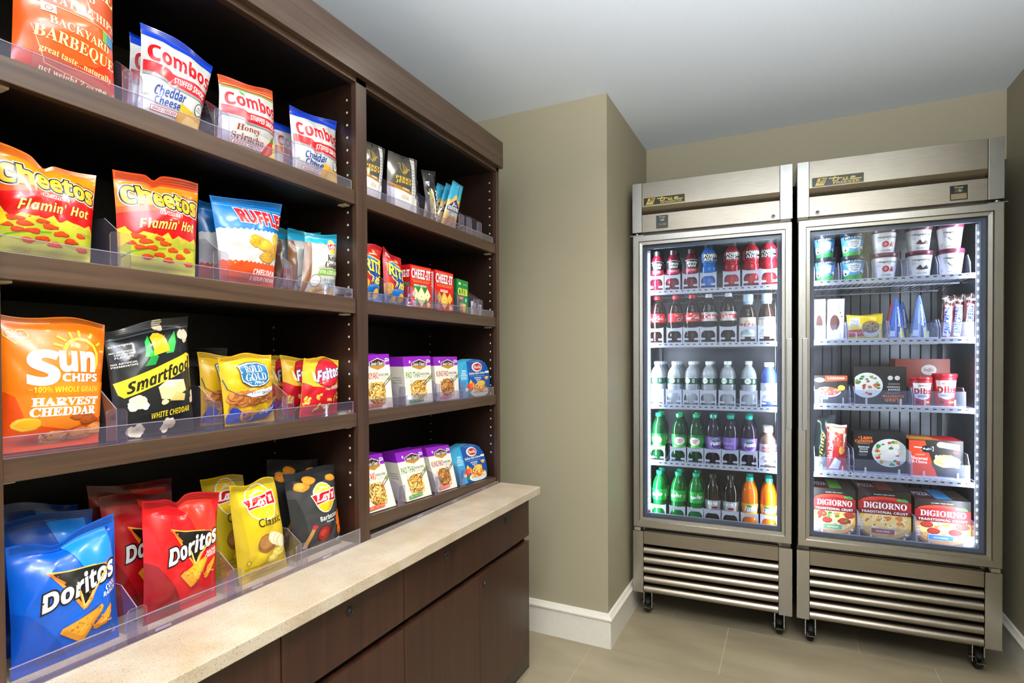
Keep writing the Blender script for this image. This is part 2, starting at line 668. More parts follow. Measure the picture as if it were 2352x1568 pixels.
def baseboard(name, fn, L0, L1):
    """fn(a, t, z): along, out from the wall, height"""
    prof = [(0, 0), (.016, 0), (.016, .108), (.014, .110), (.014, .113), (.021, .116), (.021, .122), (.013, .130), (.008, .138), (0, .140)]
    m = MB()
    n = len(prof)
    vs = [fn(L0, t, z) for t, z in prof]+[fn(L1, t, z) for t, z in prof]
    m.add(vs, [(i, i+1, i+1+n, i+n) for i in range(n-1)]+[tuple(range(n)), tuple(range(n, 2*n))[::-1]], TRIM)
    return struct(m, name)
baseboard('baseboard_front', lambda a, t, z: (a+(t if a > -1 else 0), PILY-t, z), -1.40, PILX)
baseboard('baseboard_pillar', lambda a, t, z: (PILX+t, a-(t if a < 2.3 else 0), z), PILY, 3.5)
baseboard('baseboard_right', lambda a, t, z: (RX-t, a, z), -1.2, 3.5)
baseboard('baseboard_left', lambda a, t, z: (-1.405+t, a, z), -3.0, 0.33)

# ------------------------------------------------------------ shelving unit
FX = -1.0
YL, YD0, YD1, YE0, YE1 = 0.382, 1.111, 1.151, 1.8806, 1.9004
CT = 0.7175
ORG = (-1.18, 1.12, CT)
unit = thing('shelving_unit', 'tall dark brown wooden shelving unit filled with snacks above the pale counter', 'shelving', ORG)
def P(name, m, bevel=0.0012, parent=unit, org=ORG):
    return m.build(name, parent, org, bevel)
pin = M('#cdbfa8', 'plastic')
def panel(y0, y1, faces):
    m = MB().box(FX, y0, CT, -1.016, y1, 1.944, WOOD_V).box(-1.016, y0, CT, -1.365, y1, 1.944, WOOD_SHADE_SIDE)
    for yf, sgn in faces:
        for xx in (-1.03, -1.31):
            z = 1.193-14*0.0324
            while z < 1.90:
                if z > CT+.1:
                    m.add([(xx+.0032*math.cos(2*PI*i/10), yf+sgn*.0006, z+.0032*math.sin(2*PI*i/10)) for i in range(10)], [tuple(range(10))], pin)
                z += 0.0324
    return P('side_panel', m)
panel(.342, YL, [(YL, 1)])
panel(YD0, YD1, [(YD0, -1), (YD1, 1)])
panel(YE0, YE1, [(YE0, -1)])
P('back_panel', MB().box(-1.365, .342, CT, -1.385, YE1, 1.944, WOOD_SHADE))
P('top_panel', MB().box(FX, .345, 1.9137, -1.018, YE1-.003, 1.946, WOOD_H).box(-1.018, .345, 1.9137, -1.365, YE1-.003, 1.946, WOOD_SHADE), 0.001)
P('cornice', MB().box(-.982, .342, 1.9275, FX-.03, YE1+.003, 2.027, WOOD_H).box(FX-.03, .342, 1.944, -1.385, YE1, 1.99, WOOD_H))
SHZ = {'l': (1.6366, 1.3568, 1.0594), 'r': (1.638, 1.3556, 1.0597)}
SHB = {'l': (1.5998, 1.3172, 1.0237), 'r': (1.600, 1.319, 1.0238)}
for sec, y0, y1 in (('l', YL+.0008, YD0-.0008), ('r', YD1+.0008, YE0-.0008)):
    for zt, zb in zip(SHZ[sec], SHB[sec]):
        m = MB().box(-1.005, y0, zb, -1.021, y1, zt, WOOD_H).box(-1.021, y0, zb, -1.364, y1, zt, WOOD_SHADE)
        for yy in (y0+.012, y1-.012):       # pin supports below the board
            m.box(-1.02, yy-.009, zb-.004, -1.045, yy+.009, zb, pin)
        P('shelf', m)
# slipped lowest board of the right bay, front edge up
ya, yb = YD1+.004, YE0-.006
m = MB()
vs = [(-1.005, ya, .739), (-1.005, ya, .7775), (-1.34, ya, .7185), (-1.34, ya, .748),
      (-1.005, yb, .7195), (-1.005, yb, .7440), (-1.34, yb, .7185), (-1.34, yb, .738)]
m.add(vs, [(0, 1, 3, 2), (4, 6, 7, 5), (0, 4, 5, 1), (2, 3, 7, 6), (0, 2, 6, 4), (1, 5, 7, 3)], WOOD_H)
so = P('shelf', m)
so['label'] = 'slipped lowest board, tilted with its front edge raised'

# ------------------------------------------------------------ counter and base cabinets
o = MB().box(-.833, .33, .690, -1.385, 1.9055, CT, STONE).build('countertop', None, (-1.1, 1.1, .690), 0.002)
tag(o, 'long cream speckled quartz countertop under the snack shelves', 'countertop')
CY = [-.016, .367, .7471, 1.1273, 1.5099, 1.882]
lockm = M('#1c1c1e', 'plastic')
def lock(y, z, parent, org):
    m = MB()
    prof = [(.0105, 0), (.0105, .003), (.008, .0035), (.008, .0022), (.0062, .0022), (.0062, .004), (.0001, .004)]
    vs, fs = [], []
    n = 20
    for r, h in prof:
        for i in range(n):
            vs.append((-.87+h, y+r*math.cos(2*PI*i/n), z+r*math.sin(2*PI*i/n)))
    for j in range(len(prof)-1):
        for i in range(n):
            fs.append((j*n+i, j*n+(i+1) % n, (j+1)*n+(i+1) % n, (j+1)*n+i))
    m.add(vs, fs, lockm, True)
    m.box(-.8658, y-.0012, z-.004, -.8652, y+.0012, z+.004, M('#4a4a4c', 'chrome'))
    return m.build('lock', parent, org)
CLAB = ['', 'dark brown base cabinet at the bottom edge of the picture, fourth from the pillar',
        'dark brown base cabinet third from the pillar end of the counter', 'dark brown base cabinet second from the pillar end of the counter', 'dark brown base cabinet at the pillar end, locks on both drawer and door']
for i in range(1, 5):
    y0, y1 = CY[i]+.0012, CY[i+1]-.0012
    org = (-1.13, (y0+y1)/2, 0)
    t = thing('base_cabinet', CLAB[i], 'cabinet', org, 0, 'base cabinets under the counter')
    m = MB()
    m.box(-.8915, y0-.001, .098, -1.38, y0+.016, .690, WOOD_V).box(-.8915, y1-.016, .098, -1.38, y1+.0008, .690, WOOD_V)
    m.box(-.8915, y0, .098, -1.38, y1, .114, WOOD_V).box(-.8915, y0, .672, -1.38, y1, .6895, WOOD_V).box(-1.36, y0, .098, -1.38, y1, .690, WOOD_V)
    m.box(-.8915, y0, .505, -1.2, y1, .548, M('#120b08', 'matte'))
    m.build('carcass', t, org, 0)
    d = MB().box(-.87, y0, .5368, -.890, y1, .6885, WOOD_CAB).build('drawer', t, org, .0012)
    ly = {1: .560, 2: .9335, 3: 1.3192, 4: 1.6951}[i]
    lock(ly, .6410, d, org)
    d2 = MB().box(-.87, y0, .098, -.890, y1, .5168, WOOD_CAB).build('door', t, org, .0012)
    if i == 4:
        lock(1.5464, .4754, d2, org)
    toe = noise_mat('toe_kick', '#2f2a24', '#39332b', 30, 0.12) if i == 1 else toe
    MB().box(-.901, y0-.0012, 0, -.915, y1+.0012 if i < 4 else 1.945, .0975, toe).build('toe_kick', t, org)

# ------------------------------------------------------------ acrylic fences and lane dividers
FEN = [('l', 0, .0225, 'top left shelf'), ('l', 1, .0235, 'second left shelf'), ('l', 2, .031, 'third left shelf'), ('l', 3, .041, 'counter in the left bay'),
       ('r', 0, .021, 'top right shelf'), ('r', 1, .0235, 'second right shelf'), ('r', 2, .031, 'third right shelf'), ('r', 3, .012, 'counter in the right bay')]
for sec, k, h, where in FEN:
    y0, y1 = (YL+.002, YD0-.012) if sec == 'l' else (YD1+.002, YE0-.02)
    if k == 3:
        y1 = YD0-.001 if sec == 'l' else YE0-.001
    z = SHZ[sec][k] if k < 3 else CT
    m = MB()
    x0 = -1.0065 if k < 3 else -.9975
    m.box(x0, y0, z+.0002, x0-.002, y1, z+h-.0012, ACRYL)
    m.box(x0, y0, z+h-.0012, x0-.002, y1, z+h, ACRYL_E).box(x0, y1-.001, z+.0002, x0-.002, y1+.0008, z+h, ACRYL_E)
    m.box(x0-.002, y0, z+.0002, x0-.02, y1, z+.0016, ACRYL)
    if k == 3:
        for q in range(3):
            yy = y0+(y1-y0)*(.3+.27*q)
            m.box(x0+.0006, yy-.014, z+.004, x0, yy+.014, z+.009, ACRYL_E)
    o = m.build('shelf_fence', None, (-1.01, (y0+y1)/2, z), 0, False)
    tag(o, 'clear acrylic fence along the front edge of the '+where, 'shelf fence', 'acrylic shelf fences')
DIV = {('l', 0): (.569, .737, .904), ('l', 1): (.546, .731, .908), ('l', 2): (.537, .713, .893), ('l', 3): (.560, .747, .920),
       ('r', 0): (1.2615, 1.455, 1.582, 1.640, 1.694, 1.765), ('r', 1): (1.247, 1.354, 1.497, 1.630, 1.735, 1.768), ('r', 2): (1.305, 1.4875, 1.6465), ('r', 3): (1.300, 1.4875, 1.640)}
WH = {('l', 0): 'top left shelf', ('l', 1): 'second left shelf', ('l', 2): 'third left shelf', ('l', 3): 'counter in the left bay',
      ('r', 0): 'top right shelf', ('r', 1): 'second right shelf', ('r', 2): 'third right shelf', ('r', 3): 'slipped lowest right board'}
for (sec, k), ys in DIV.items():
    for q, y in enumerate(ys):
        z = SHZ[sec][k] if k < 3 else CT
        if (sec, k) == ('r', 3):
            z = .7785-(y-1.155)*.0465
        xf = -1.009
        if k == 3 and sec == 'l':
            xf = -1.000
        t = thing('lane_divider', 'clear acrylic lane divider on the %s, %s from the left' % (WH[(sec, k)], ORD[q]), 'divider', (xf, y, z), 0, 'acrylic lane dividers')
        w, h = .016, .0585
        flag = [(-w, .0006), (w, .0006), (w, h-.006), (w-.002, h-.002), (w-.006, h), (-w+.006, h), (-w+.002, h-.002), (-w, h-.006)]
        MB().prism(flag, lambda a, b, d: (-d, a, b), .0018, ACRYL, ACRYL_E).build('front_flag', t, (0, 0, 0), 0, False)
        if (sec, k) == ('r', 0) and q in (2, 3):
            continue
        fin = [(0, .003), (-.27, .003), (-.27, .088), (-.045, .088), (-.0, h)]
        if (sec, k) == ('r', 3):
            fin = [(0, .003), (-.20, -.003), (-.20, .06), (-.04, .075), (-.0, h)]
        MB().prism(fin, lambda a, b, d: (a-.0018, d-.0008, b), .0016, ACRYL, ACRYL_E).build('fin', t, (0, 0, 0), 0, False)
# ------------------------------------------------------------ snack bags
def ridge_field(u, v, rd, n, amp):
    h = np.zeros_like(u)
    for _ in range(n):
        a = rd.uniform(0, PI)
        f = rd.uniform(.7, 1.6)
        ph = rd.random()
        t = (u*math.cos(a)+v*1.3*math.sin(a))*f+ph
        r = (1-np.abs(np.sin(PI*t)))**3
        cx, cy, s = rd.uniform(.1, .9), rd.uniform(.15, .85), rd.uniform(.18, .4)
        h += rd.choice((-1, 1))*amp*rd.uniform(.5, 1)*r*np.exp(-((u-cx)**2+(v-cy)**2)/(2*s*s))
    return h

def clear_of_dividers(quad):
    TL, TR, BR, BL = [list(q) for q in quad]
    z0 = (BR[1]+BL[1])/2
    sec = 'l' if BR[0] < 1.13 else 'r'
    k = min(range(4), key=lambda i: abs(z0-((SHZ[sec]+(CT,))[i])))
    for y in DIV[(sec, k)]:
        t = min(1, .092/(TL[1]-z0))
        lo, hi = max(BL[0], BL[0]+(TL[0]-BL[0])*t), min(BR[0], BR[0]+(TR[0]-BR[0])*t)
        r_out = max(BR[0], BR[0]+(TR[0]-BR[0])*t)
        l_out = min(BL[0], BL[0]+(TL[0]-BL[0])*t)
        if l_out-.002 < y < r_out+.002:
            if r_out-y < y-l_out:
                d = r_out-y+.0025
                BR[0] -= d
                TR[0] -= d*.3
            else:
                d = y-l_out+.0025
                BL[0] += d
                TL[0] += d*.3
    return TL, TR, BR, BL

def bag(name, label, cat, group, quad, xb, xt, base, items, free=False, T=.026, seal=None, top=.085, bot=.055, seed=1, pinch=.045, zw=.004, nw=.006, crease=.0022,
        nu=30, nv=40, kind='film', seal_items=(), res=3, fold=None):
    rd = random.Random(seed)
    TL, TR, BR, BL = (quad if free else clear_of_dividers(quad))
    c3 = [np.array((xt, *TL)), np.array((xt, *TR)), np.array((xb, *BR)), np.array((xb, *BL))]
    org = (c3[2]+c3[3])/2
    u, v = np.meshgrid(np.linspace(0, 1, nu+1), np.linspace(0, 1, nv+1))
    s = np.clip((v-bot)/(1-bot-top), 0, 1)
    f = np.sin(PI*s)**.6
    ev = np.clip(f, 0, 1)
    uu = .5+(u-.5)*(1-pinch*np.sin(PI*v)**.7)
    U, V = uu[..., None], v[..., None]
    q = (c3[3]*(1-U)+c3[2]*U)*(1-V)+(c3[0]*(1-U)+c3[1]*U)*V
    n = np.cross(c3[2]-c3[3], c3[0]-c3[3])
    n /= np.linalg.norm(n)
    eu = (1-np.abs(2*u-1)**2.3)**.8
    k1, k2, p1, p2 = rd.uniform(2.2, 3.6), rd.uniform(2.2, 3.6), rd.random()*6, rd.random()*6
    wr = ridge_field(u, v, rd, 13, crease*1.9)
    rad = crease*(np.sin(2*PI*k1*u+p1)*np.exp(-(1-s)*5.5)+np.sin(2*PI*k2*u+p2)*np.exp(-s*5.5))
    bul = T*ev*eu+(wr+rad)*np.clip(ev*1.6, 0, 1)*np.clip(eu*1.6, 0, 1)
    wv = np.sin(u*rd.uniform(3, 6)+rd.random()*6)
    ramp = np.clip((v-.72)/.28, 0, 1)**2
    curl = nw*wv*ramp
    P = q+n*(bul+curl)[..., None]
    zz = zw*np.sin(u*rd.uniform(4, 8)+rd.random()*6)*ramp
    if fold:  # a dent in the seal: (position, width, depth)
        for fu, fw, fd in fold:
            zz = zz-fd*np.exp(-((u-fu)/fw)**2)*np.clip((v-.6)/.4, 0, 1)**2
    P[..., 2] += zz
    B = q+n*(-.55*T*ev*eu-wr*.5*ev*eu+curl)[..., None]
    B[..., 2] += zz
    w = np.linalg.norm(c3[2]-c3[3])
    asp = np.linalg.norm((c3[0]+c3[1]-c3[2]-c3[3])/2)/w
    js = int(round((1-top*.85)*nv))
    vs = js/nv
    sk = Skin()
    bm_ = M(base, kind)
    N = sk.grid(P, bm_, rows=(0, js))
    sk.grid(B, bm_, flip=True, rows=(0, js))
    Wd = wrap(items, asp, nu, nv, True, res)
    sk.art(P, N, Wd, kind, base=.0008, keep=lambda y: y < vs)
    o = sk.build(name, tuple(org))
    tag(o, label, cat, group)
    k2_ = Skin()
    k2_.grid(P, M(seal or base, kind), N=N, rows=(js, nv))
    k2_.grid(B, M(seal or base, kind), flip=True, rows=(js, nv))
    k2_.art(P, N, Wd, kind, base=.0008, keep=lambda y: y >= vs)
    # crimp lines of the heat seal
    m_ = M(shade(seal or base, .72), kind)
    for jj in range(3):
        y = vs+(1-vs)*(.3+.22*jj)
        L = wrap([('r', shade(seal or base, .72), .02, y, .98, y+.006)], asp, nu, nv)
        k2_.art(P, N, L, kind, base=.0016)
    e = k2_.build('top_seal', tuple(org), o)
    return o

def shade(h, k):
    h = h.lstrip('#')
    if len(h) == 3:
        h = ''.join(c*2 for c in h)
    return '#'+''.join('%02x' % max(0, min(255, int(int(h[i:i+2], 16)*k))) for i in (0, 2, 4))

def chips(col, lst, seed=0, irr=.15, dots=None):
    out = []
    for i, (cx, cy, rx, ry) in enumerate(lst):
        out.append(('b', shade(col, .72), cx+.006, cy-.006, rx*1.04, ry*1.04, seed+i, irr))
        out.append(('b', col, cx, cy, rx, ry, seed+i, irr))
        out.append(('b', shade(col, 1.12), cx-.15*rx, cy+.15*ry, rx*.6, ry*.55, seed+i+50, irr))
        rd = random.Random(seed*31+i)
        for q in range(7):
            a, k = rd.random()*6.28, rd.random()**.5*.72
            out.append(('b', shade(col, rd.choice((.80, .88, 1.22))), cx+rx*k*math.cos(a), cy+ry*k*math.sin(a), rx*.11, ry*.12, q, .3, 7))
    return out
def noodles(x0, y0, x1, y1, n, cols, w, seed):
    rd = random.Random(seed)
    out = []
    for i in range(n):
        cx, cy = rd.gauss((x0+x1)/2, (x1-x0)*.22), rd.gauss((y0+y1)/2, (y1-y0)*.22)
        a, r = rd.random()*6, rd.uniform(.10, .3)*(x1-x0)
        pts = [(min(x1, max(x0, cx+r*math.cos(a+t*.5))), min(y1, max(y0, cy+r*.7*math.sin(a+t*.5)))) for t in range(5)]
        out.append(('l', cols[i % len(cols)], pts, w))
    return out
def crumbs(x0, y0, x1, y1, n, cols, r, seed, ell=None):
    rd = random.Random(seed)
    out = []
    for i in range(n):
        while True:
            x, y = rd.uniform(x0, x1), rd.uniform(y0, y1)
            if not ell or ((x-(x0+x1)/2)/((x1-x0)/2))**2+((y-(y0+y1)/2)/((y1-y0)/2))**2 < 1:
                break
        out.append(('b', cols[i % len(cols)], x, y, r*rd.uniform(.6, 1.2), r*rd.uniform(.5, 1), seed+i, .3))
    return out
def tri(col, pts):
    return ('p', col, pts)

Wt, Bk = '#f2f1ee', '#141414'
# --- artwork: coordinates run 0-1 across and 0-1 up each front
def art_bbq():
    return [('p', '#c8381a', [(0, 0), (1, 0), (1, .34), (.75, .22), (.4, .16), (0, .18)]), ('p', '#b5533a', [(.16, .0), (1, 0), (1, .11), (.6, .17), (.16, .23)]),
            ('p', '#c9542c', [(.1, .52), (1, .50), (1, .95), (.1, .95)]), ('l', '#f3dc9a', [(.1, .52), (1, .50)], .006), ('l', '#f3dc9a', [(.12, .34), (.26, .12), (.9, .08)], .005),
            ('t', '#f5e6b8', 'net weight 2 oz (56 g)', 's', .22, .055, .98, .10, {'sl': -.02}), ('t', '#f5d98c', 'great taste...naturally', 's', .2, .165, .94, .215, {'sl': -.03}),
            ('t', '#f6e3a4', 'BARBEQUE', 's', .14, .25, .98, .34, {'sl': -.02}), ('t', '#f6e3a4', 'BACKYARD', 's', .26, .37, .9, .425, {'sl': -.02}),
            ('t', '#f3e2ae', 'POTATO CHIPS', 's', .12, .54, .99, .60), ('t', '#f3e2ae', 'BRAND', 's', .36, .655, .72, .705), ('t', '#f6e6b6', 'KETTLE', 's', .05, .73, .99, .89),
            ('r', '#f0e3c2', .2, .455, .33, .515), ('e', '#8a3a1c', .265, .485, .035, .02), ('e', '#f0e3c2', .265, .485, .026, .014),
            ('r', '#3a7fae', .86, .42, .97, .5), ('r', '#7fae56', .8, .42, .87, .5)]
def art_combo(kind):
    a = [('p', '#c5141c', [(.02, .49), (.3, .44), (.36, .40), (.99, .41), (.99, .55), (.36, .53), (.3, .56), (.02, .60)]),
         ('p', '#8f8f90', [(.02, .455), (.3, .415), (.36, .375), (.99, .385), (.99, .41), (.36, .40), (.3, .44), (.02, .49)]),
         ('t', '#c5141c', 'Combos', 'b', .06, .60, .98, .79, {'off': .012, 'out': [('#f7f3f0', .035)]}),
         ('t', Wt, 'STUFFED SNACKS', 'i', .39, .435, .92, .505)]
    if kind == 'c':
        a = [('p', '#dfa82e', [(.55, 0), (1, 0), (1, .24), (.8, .22), (.55, .27)]), ('p', '#efc76a', [(.62, .02), (.96, .02), (.96, .16), (.7, .17)])]+a
        a += [('p', '#1740c4', [(0, .875), (1, .865), (1, 1), (0, 1)]), ('t', '#163f94', 'Cheddar', 'b', .17, .275, .60, .375), ('t', '#163f94', 'Cheese', 'b', .19, .185, .56, .27), ('r', '#b0161c', .15, .11, .55, .165), ('r', '#f3efe9', .158, .116, .542, .159),
              ('t', '#b0161c', 'BAKED CRACKER', 'i', .18, .122, .525, .152), ('e', '#5a5f66', .87, .29, .085, .07), ('e', '#e9e7e2', .87, .29, .07, .058), ('t', '#3d434c', 'REAL', 'b', .835, .295, .905, .32), ('t', '#3d434c', 'CHEESE', 'b', .82, .265, .92, .287),
              ('t', '#444444', '180', 'n', .03, .24, .1, .265), ('t', '#1c46c8', 'Combos', 'n', .44, .915, .55, .935)]
    else:
        a = [('p', '#e9c95a', [(.72, 0), (1, 0), (1, .36), (.86, .3)])]+crumbs(.76, .02, .98, .28, 14, ['#d9a93a', '#f2dd8c'], .03, 5)+a
        a += [('t', '#8a2c18', 'Honey', 's', .22, .27, .6, .36), ('t', '#8a2c18', 'Sriracha', 's', .16, .17, .7, .255), ('r', '#b0161c', .18, .105, .72, .155), ('r', '#f3efe9', .188, .111, .712, .149), ('t', '#b0161c', 'BAKED PRETZEL', 'i', .21, .116, .69, .143),
              ('p', '#d23420', [(.62, .02), (.78, .05), (.92, .16), (.9, .28), (.84, .29), (.74, .2)]), ('p', '#f0694a', [(.7, .06), (.8, .1), (.86, .2), (.82, .2)]), ('p', '#2e8a3c', [(.84, .27), (.92, .27), (.9, .36), (.86, .33)]),
              ('p', '#e2551e', [(0, .868), (1, .86), (1, 1), (0, 1)]), ('r', '#6fb53c', .02, .845, .98, .86), ('l', '#b9281c', [(.05, .875), (.95, .875)], .012), ('l', '#f6efe8', [(.05, .892), (.95, .892)], .008), ('p', '#5aa637', [(.27, .83), (.34, .8), (.35, .77), (.29, .79)])]
    return a
def art_cheese_curl(cut=0):
    fl = lambda y, s, col, n=14: [('p', col, [(0, 0)]+[(i/n, y+(.03 if i % 2 else 0)+.02*math.sin(i*s)) for i in range(n+1)]+[(1, 0)])]
    a = [('p', '#cf0f10', [(0, .30), (1, .30), (1, .60), (.5, .63), (0, .56)]), ('p', '#e8501a', [(0, .56), (.5, .63), (1, .60), (1, .66), (.5, .69), (0, .62)])]
    a += fl(.36, 2.1, '#e2b83a')+fl(.335, 1.7, '#b3b52e')
    a += [('p', '#c9c648', [(0, 0), (1, 0), (1, .10), (.6, .16), (.3, .12), (0, .2)]), ('l', '#6f9a2a', [(.02, .12), (.12, .19), (.3, .23), (.5, .25)], .018)]
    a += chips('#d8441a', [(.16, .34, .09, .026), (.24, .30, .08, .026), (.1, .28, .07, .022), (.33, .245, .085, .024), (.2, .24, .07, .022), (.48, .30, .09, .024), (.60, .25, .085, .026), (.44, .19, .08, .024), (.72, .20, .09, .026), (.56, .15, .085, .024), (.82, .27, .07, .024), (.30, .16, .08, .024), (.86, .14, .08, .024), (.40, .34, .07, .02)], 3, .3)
    a += [('p', '#f6ce20', [(.0, .40), (.06, .43), (.1, .36), (.12, .30), (.03, .24), (0, .22)])]
    a += [('t', '#e6ac2a', 'Cheetos', 'b', .05, .645, .95, .825, {'off': .018, 'out': [('#f4f2ec', .085), ('#171412', .06)], 'sl': -.03, 'arc': .012})]
    a += [('t', '#c8220f', 'Crunchy', 'i', .40, .565, .70, .62, {'off': .012, 'out': [('#f6efe6', .05)]}), ('t', '#f6d268', "Flamin' Hot", 'i', .18, .44, .90, .54, {'sl': .04, 'out': [('#7a0c06', .03)]}),
          ('t', '#2a1a10', 'REAL CHEESE', 'b', .76, .80, .97, .82, {'sl': -.02}), ('t', '#5c7a28', 'GLUTEN FREE', 'n', .8, .28, .95, .30)]
    return a
def zig(y, n, h, x0=0, x1=1):
    return [(x0+(x1-x0)*i/n, y+(h if i % 2 else 0)) for i in range(n+1)]
def art_ridge():
    return [('p', '#dcdad6', [(0, .18), (1, .18)]+zig(.615, 26, .018)[::-1]), ('p', '#cfcac4', [(0, .24), (.45, .27), (.4, .45), (0, .5)]), ('p', '#e4501a', [(0, 0), (1, 0)]+zig(.255, 26, .018)[::-1]), ('p', '#c8401a', [(0, 0), (1, 0), (1, .07), (0, .1)])]+\
        chips('#d6a032', [(.86, .53, .075, .10), (.50, .50, .155, .075), (.63, .47, .15, .07), (.80, .40, .15, .085), (.72, .34, .15, .065)], 2, .1)+\
        [('l', '#a87418', [(.44+i*.03, .46), (.5+i*.03, .54)], .006) for i in range(5)]+[('l', '#a87418', [(.68+i*.035, .31), (.72+i*.035, .43)], .006) for i in range(5)]+\
        [('t', '#c4202c', 'RUFFLES', 'b', .28, .70, 1.06, .85, {'off': .01, 'out': [('#f2f0ee', .06), ('#a01822', .03)], 'it': -.05, 'sl': -.03}),
         ('t', Wt, 'CHEDDAR', 'b', .50, .135, .97, .195, {'off': .01}), ('t', Wt, '& SOUR CREAM', 'b', .48, .075, .97, .115), ('l', '#e8e6e2', [(.02, .9), (.98, .88)], .004)]
def art_crisp_logo(x0, y0, x1, y1, asp):
    cx, cy, rx = (x0+x1)/2, (y0+y1)/2, (x1-x0)/2
    h = (y1-y0)/2
    return [('e', '#f4f1ea', cx, cy, rx*.86, rx*.86/asp), ('e', '#f6c81e', cx, cy, rx*.80, rx*.80/asp), ('p', '#f7e7a4', [(cx-rx*.6, cy+h*.45), (cx, cy+h*.95), (cx+rx*.5, cy+h*.6), (cx, cy+h*.7)]),
            ('p', '#f4f1ea', [(x0, cy+h*.32), (x0+rx*.2, cy-h*.5), (cx, cy-h*.34), (x1-rx*.1, cy-h*.42), (x1, cy+h*.62), (cx+rx*.3, cy+h*.5), (cx-rx*.2, cy+h*.5)]),
            ('p', '#c3121f', [(x0+rx*.07, cy+h*.26), (x0+rx*.24, cy-h*.43), (cx, cy-h*.27), (x1-rx*.15, cy-h*.35), (x1-rx*.06, cy+h*.53), (cx+rx*.3, cy+h*.43), (cx-rx*.2, cy+h*.42)]),
            ('t', Wt, "Lay's", 'S', x0+rx*.25, cy-h*.36, x1-rx*.22, cy+h*.44, {'off': .02, 'sl': h*.12})]
def art_kettle():
    return [('p', '#2ba6ca', [(0, .84), (1, .80), (1, 1), (0, 1)]), ('p', '#7a4c22', [(0, 0), (.1, 0), (.16, .3), (.13, .82), (0, .84)])]+art_crisp_logo(.56, .66, .92, .90, 1.2)+\
        [('t', '#191512', 'Kettle', 's', .52, .545, .93, .64), ('t', '#191512', 'Cooked', 's', .45, .435, .97, .53), ('p', '#7fae2e', [(.3, .31), (.96, .33), (.94, .42), (.36, .41)]), ('t', Wt, '40% LESS FAT', 'b', .36, .335, .92, .395),
         ('t', '#2a7fa4', 'SEA SALT &', 's', .5, .225, .9, .27), ('t', '#2a7fa4', 'VINEGAR', 's', .54, .17, .86, .21), ('e', '#8d8a80', .28, .22, .14, .1), ('e', '#dad8d2', .28, .22, .115, .082), ('t', '#8d8a80', 'SINCE', 'n', .2, .205, .36, .23)]+\
        chips('#d8b070', [(.3, .07, .14, .06), (.55, .06, .16, .05), (.8, .06, .13, .05), (.42, .11, .1, .04)], 4)
def art_sun():
    a = [('p', '#d9480f', [(0, .45), (.1, .4), (.2, .2), (.6, .14), (1, .2), (1, 0), (0, 0)]), ('p', '#f0821a', [(.2, .2), (.6, .14), (1, .22), (1, .5), (.3, .5)])]
    a += chips('#f4b23a', [(.2, .2, .14, .05)], 1)+[('b', '#e7a21c', .22, .2, .12, .035, 5, .1)]+chips('#a8521c', [(.74, .235, .15, .035), (.82, .21, .12, .04)], 6)
    a += chips('#d98a4a', [(.5, .09, .2, .05), (.75, .1, .16, .05), (.92, .13, .12, .05)], 8)+crumbs(.34, .05, .64, .13, 10, ['#a85a2a', '#e8b074'], .02, 6)
    a += [('l', '#f7c62e', [(.52, .75), (.55, .79), (.61, .825), (.68, .84), (.76, .83), (.83, .79), (.87, .73), (.875, .66), (.85, .61), (.8, .585)], .035)]
    for t, (x0, y0, x1, y1) in enumerate(((.43, .79, .50, .775), (.47, .85, .54, .82), (.59, .88, .61, .845), (.69, .90, .69, .86), (.82, .885, .79, .85), (.91, .82, .875, .80), (.97, .755, .92, .75))):
        a.append(('l', '#f7c62e', [(x0, y0), (x1, y1)], .028))
    a += [('t', Wt, 'S', 'b', .20, .485, .45, .735, {'off': .02}), ('t', Wt, 'un', 'b', .47, .585, .84, .735, {'off': .02}), ('t', Wt, 'CHIPS', 'b', .49, .505, .88, .565, {'off': .015})]
    hp = [(.115, .785), (.03, .845), (.03, .875), (.065, .895), (.10, .885), (.115, .868), (.14, .89), (.185, .895), (.22, .87), (.22, .84), (.115, .785)]
    a += [('l', '#f7d24a', hp, .011), ('t', Wt, 'Heart', 'i', .075, .848, .175, .875), ('t', Wt, 'Healthy', 'i', .06, .818, .195, .845)]
    a += [('t', '#f7c62e', '~100% WHOLE GRAIN~', 'b', .2, .425, .93, .468), ('t', '#f6efe2', 'HARVEST', 's', .23, .325, .92, .385, {'off': .02}), ('t', '#f6efe2', 'CHEDDAR', 's', .22, .25, .90, .312, {'off': .02})]
    return a
def popcorn(cx, cy, r, seed):
    rd = random.Random(seed)
    out = []
    for i in range(6):
        a = rd.random()*6
        out.append(('b', ('#d9c9a4', '#f3e8cf', '#e6d9b8')[i % 3], cx+r*.5*math.cos(a), cy+r*.4*math.sin(a), r*.6, r*.45, seed*7+i, .2))
    return out
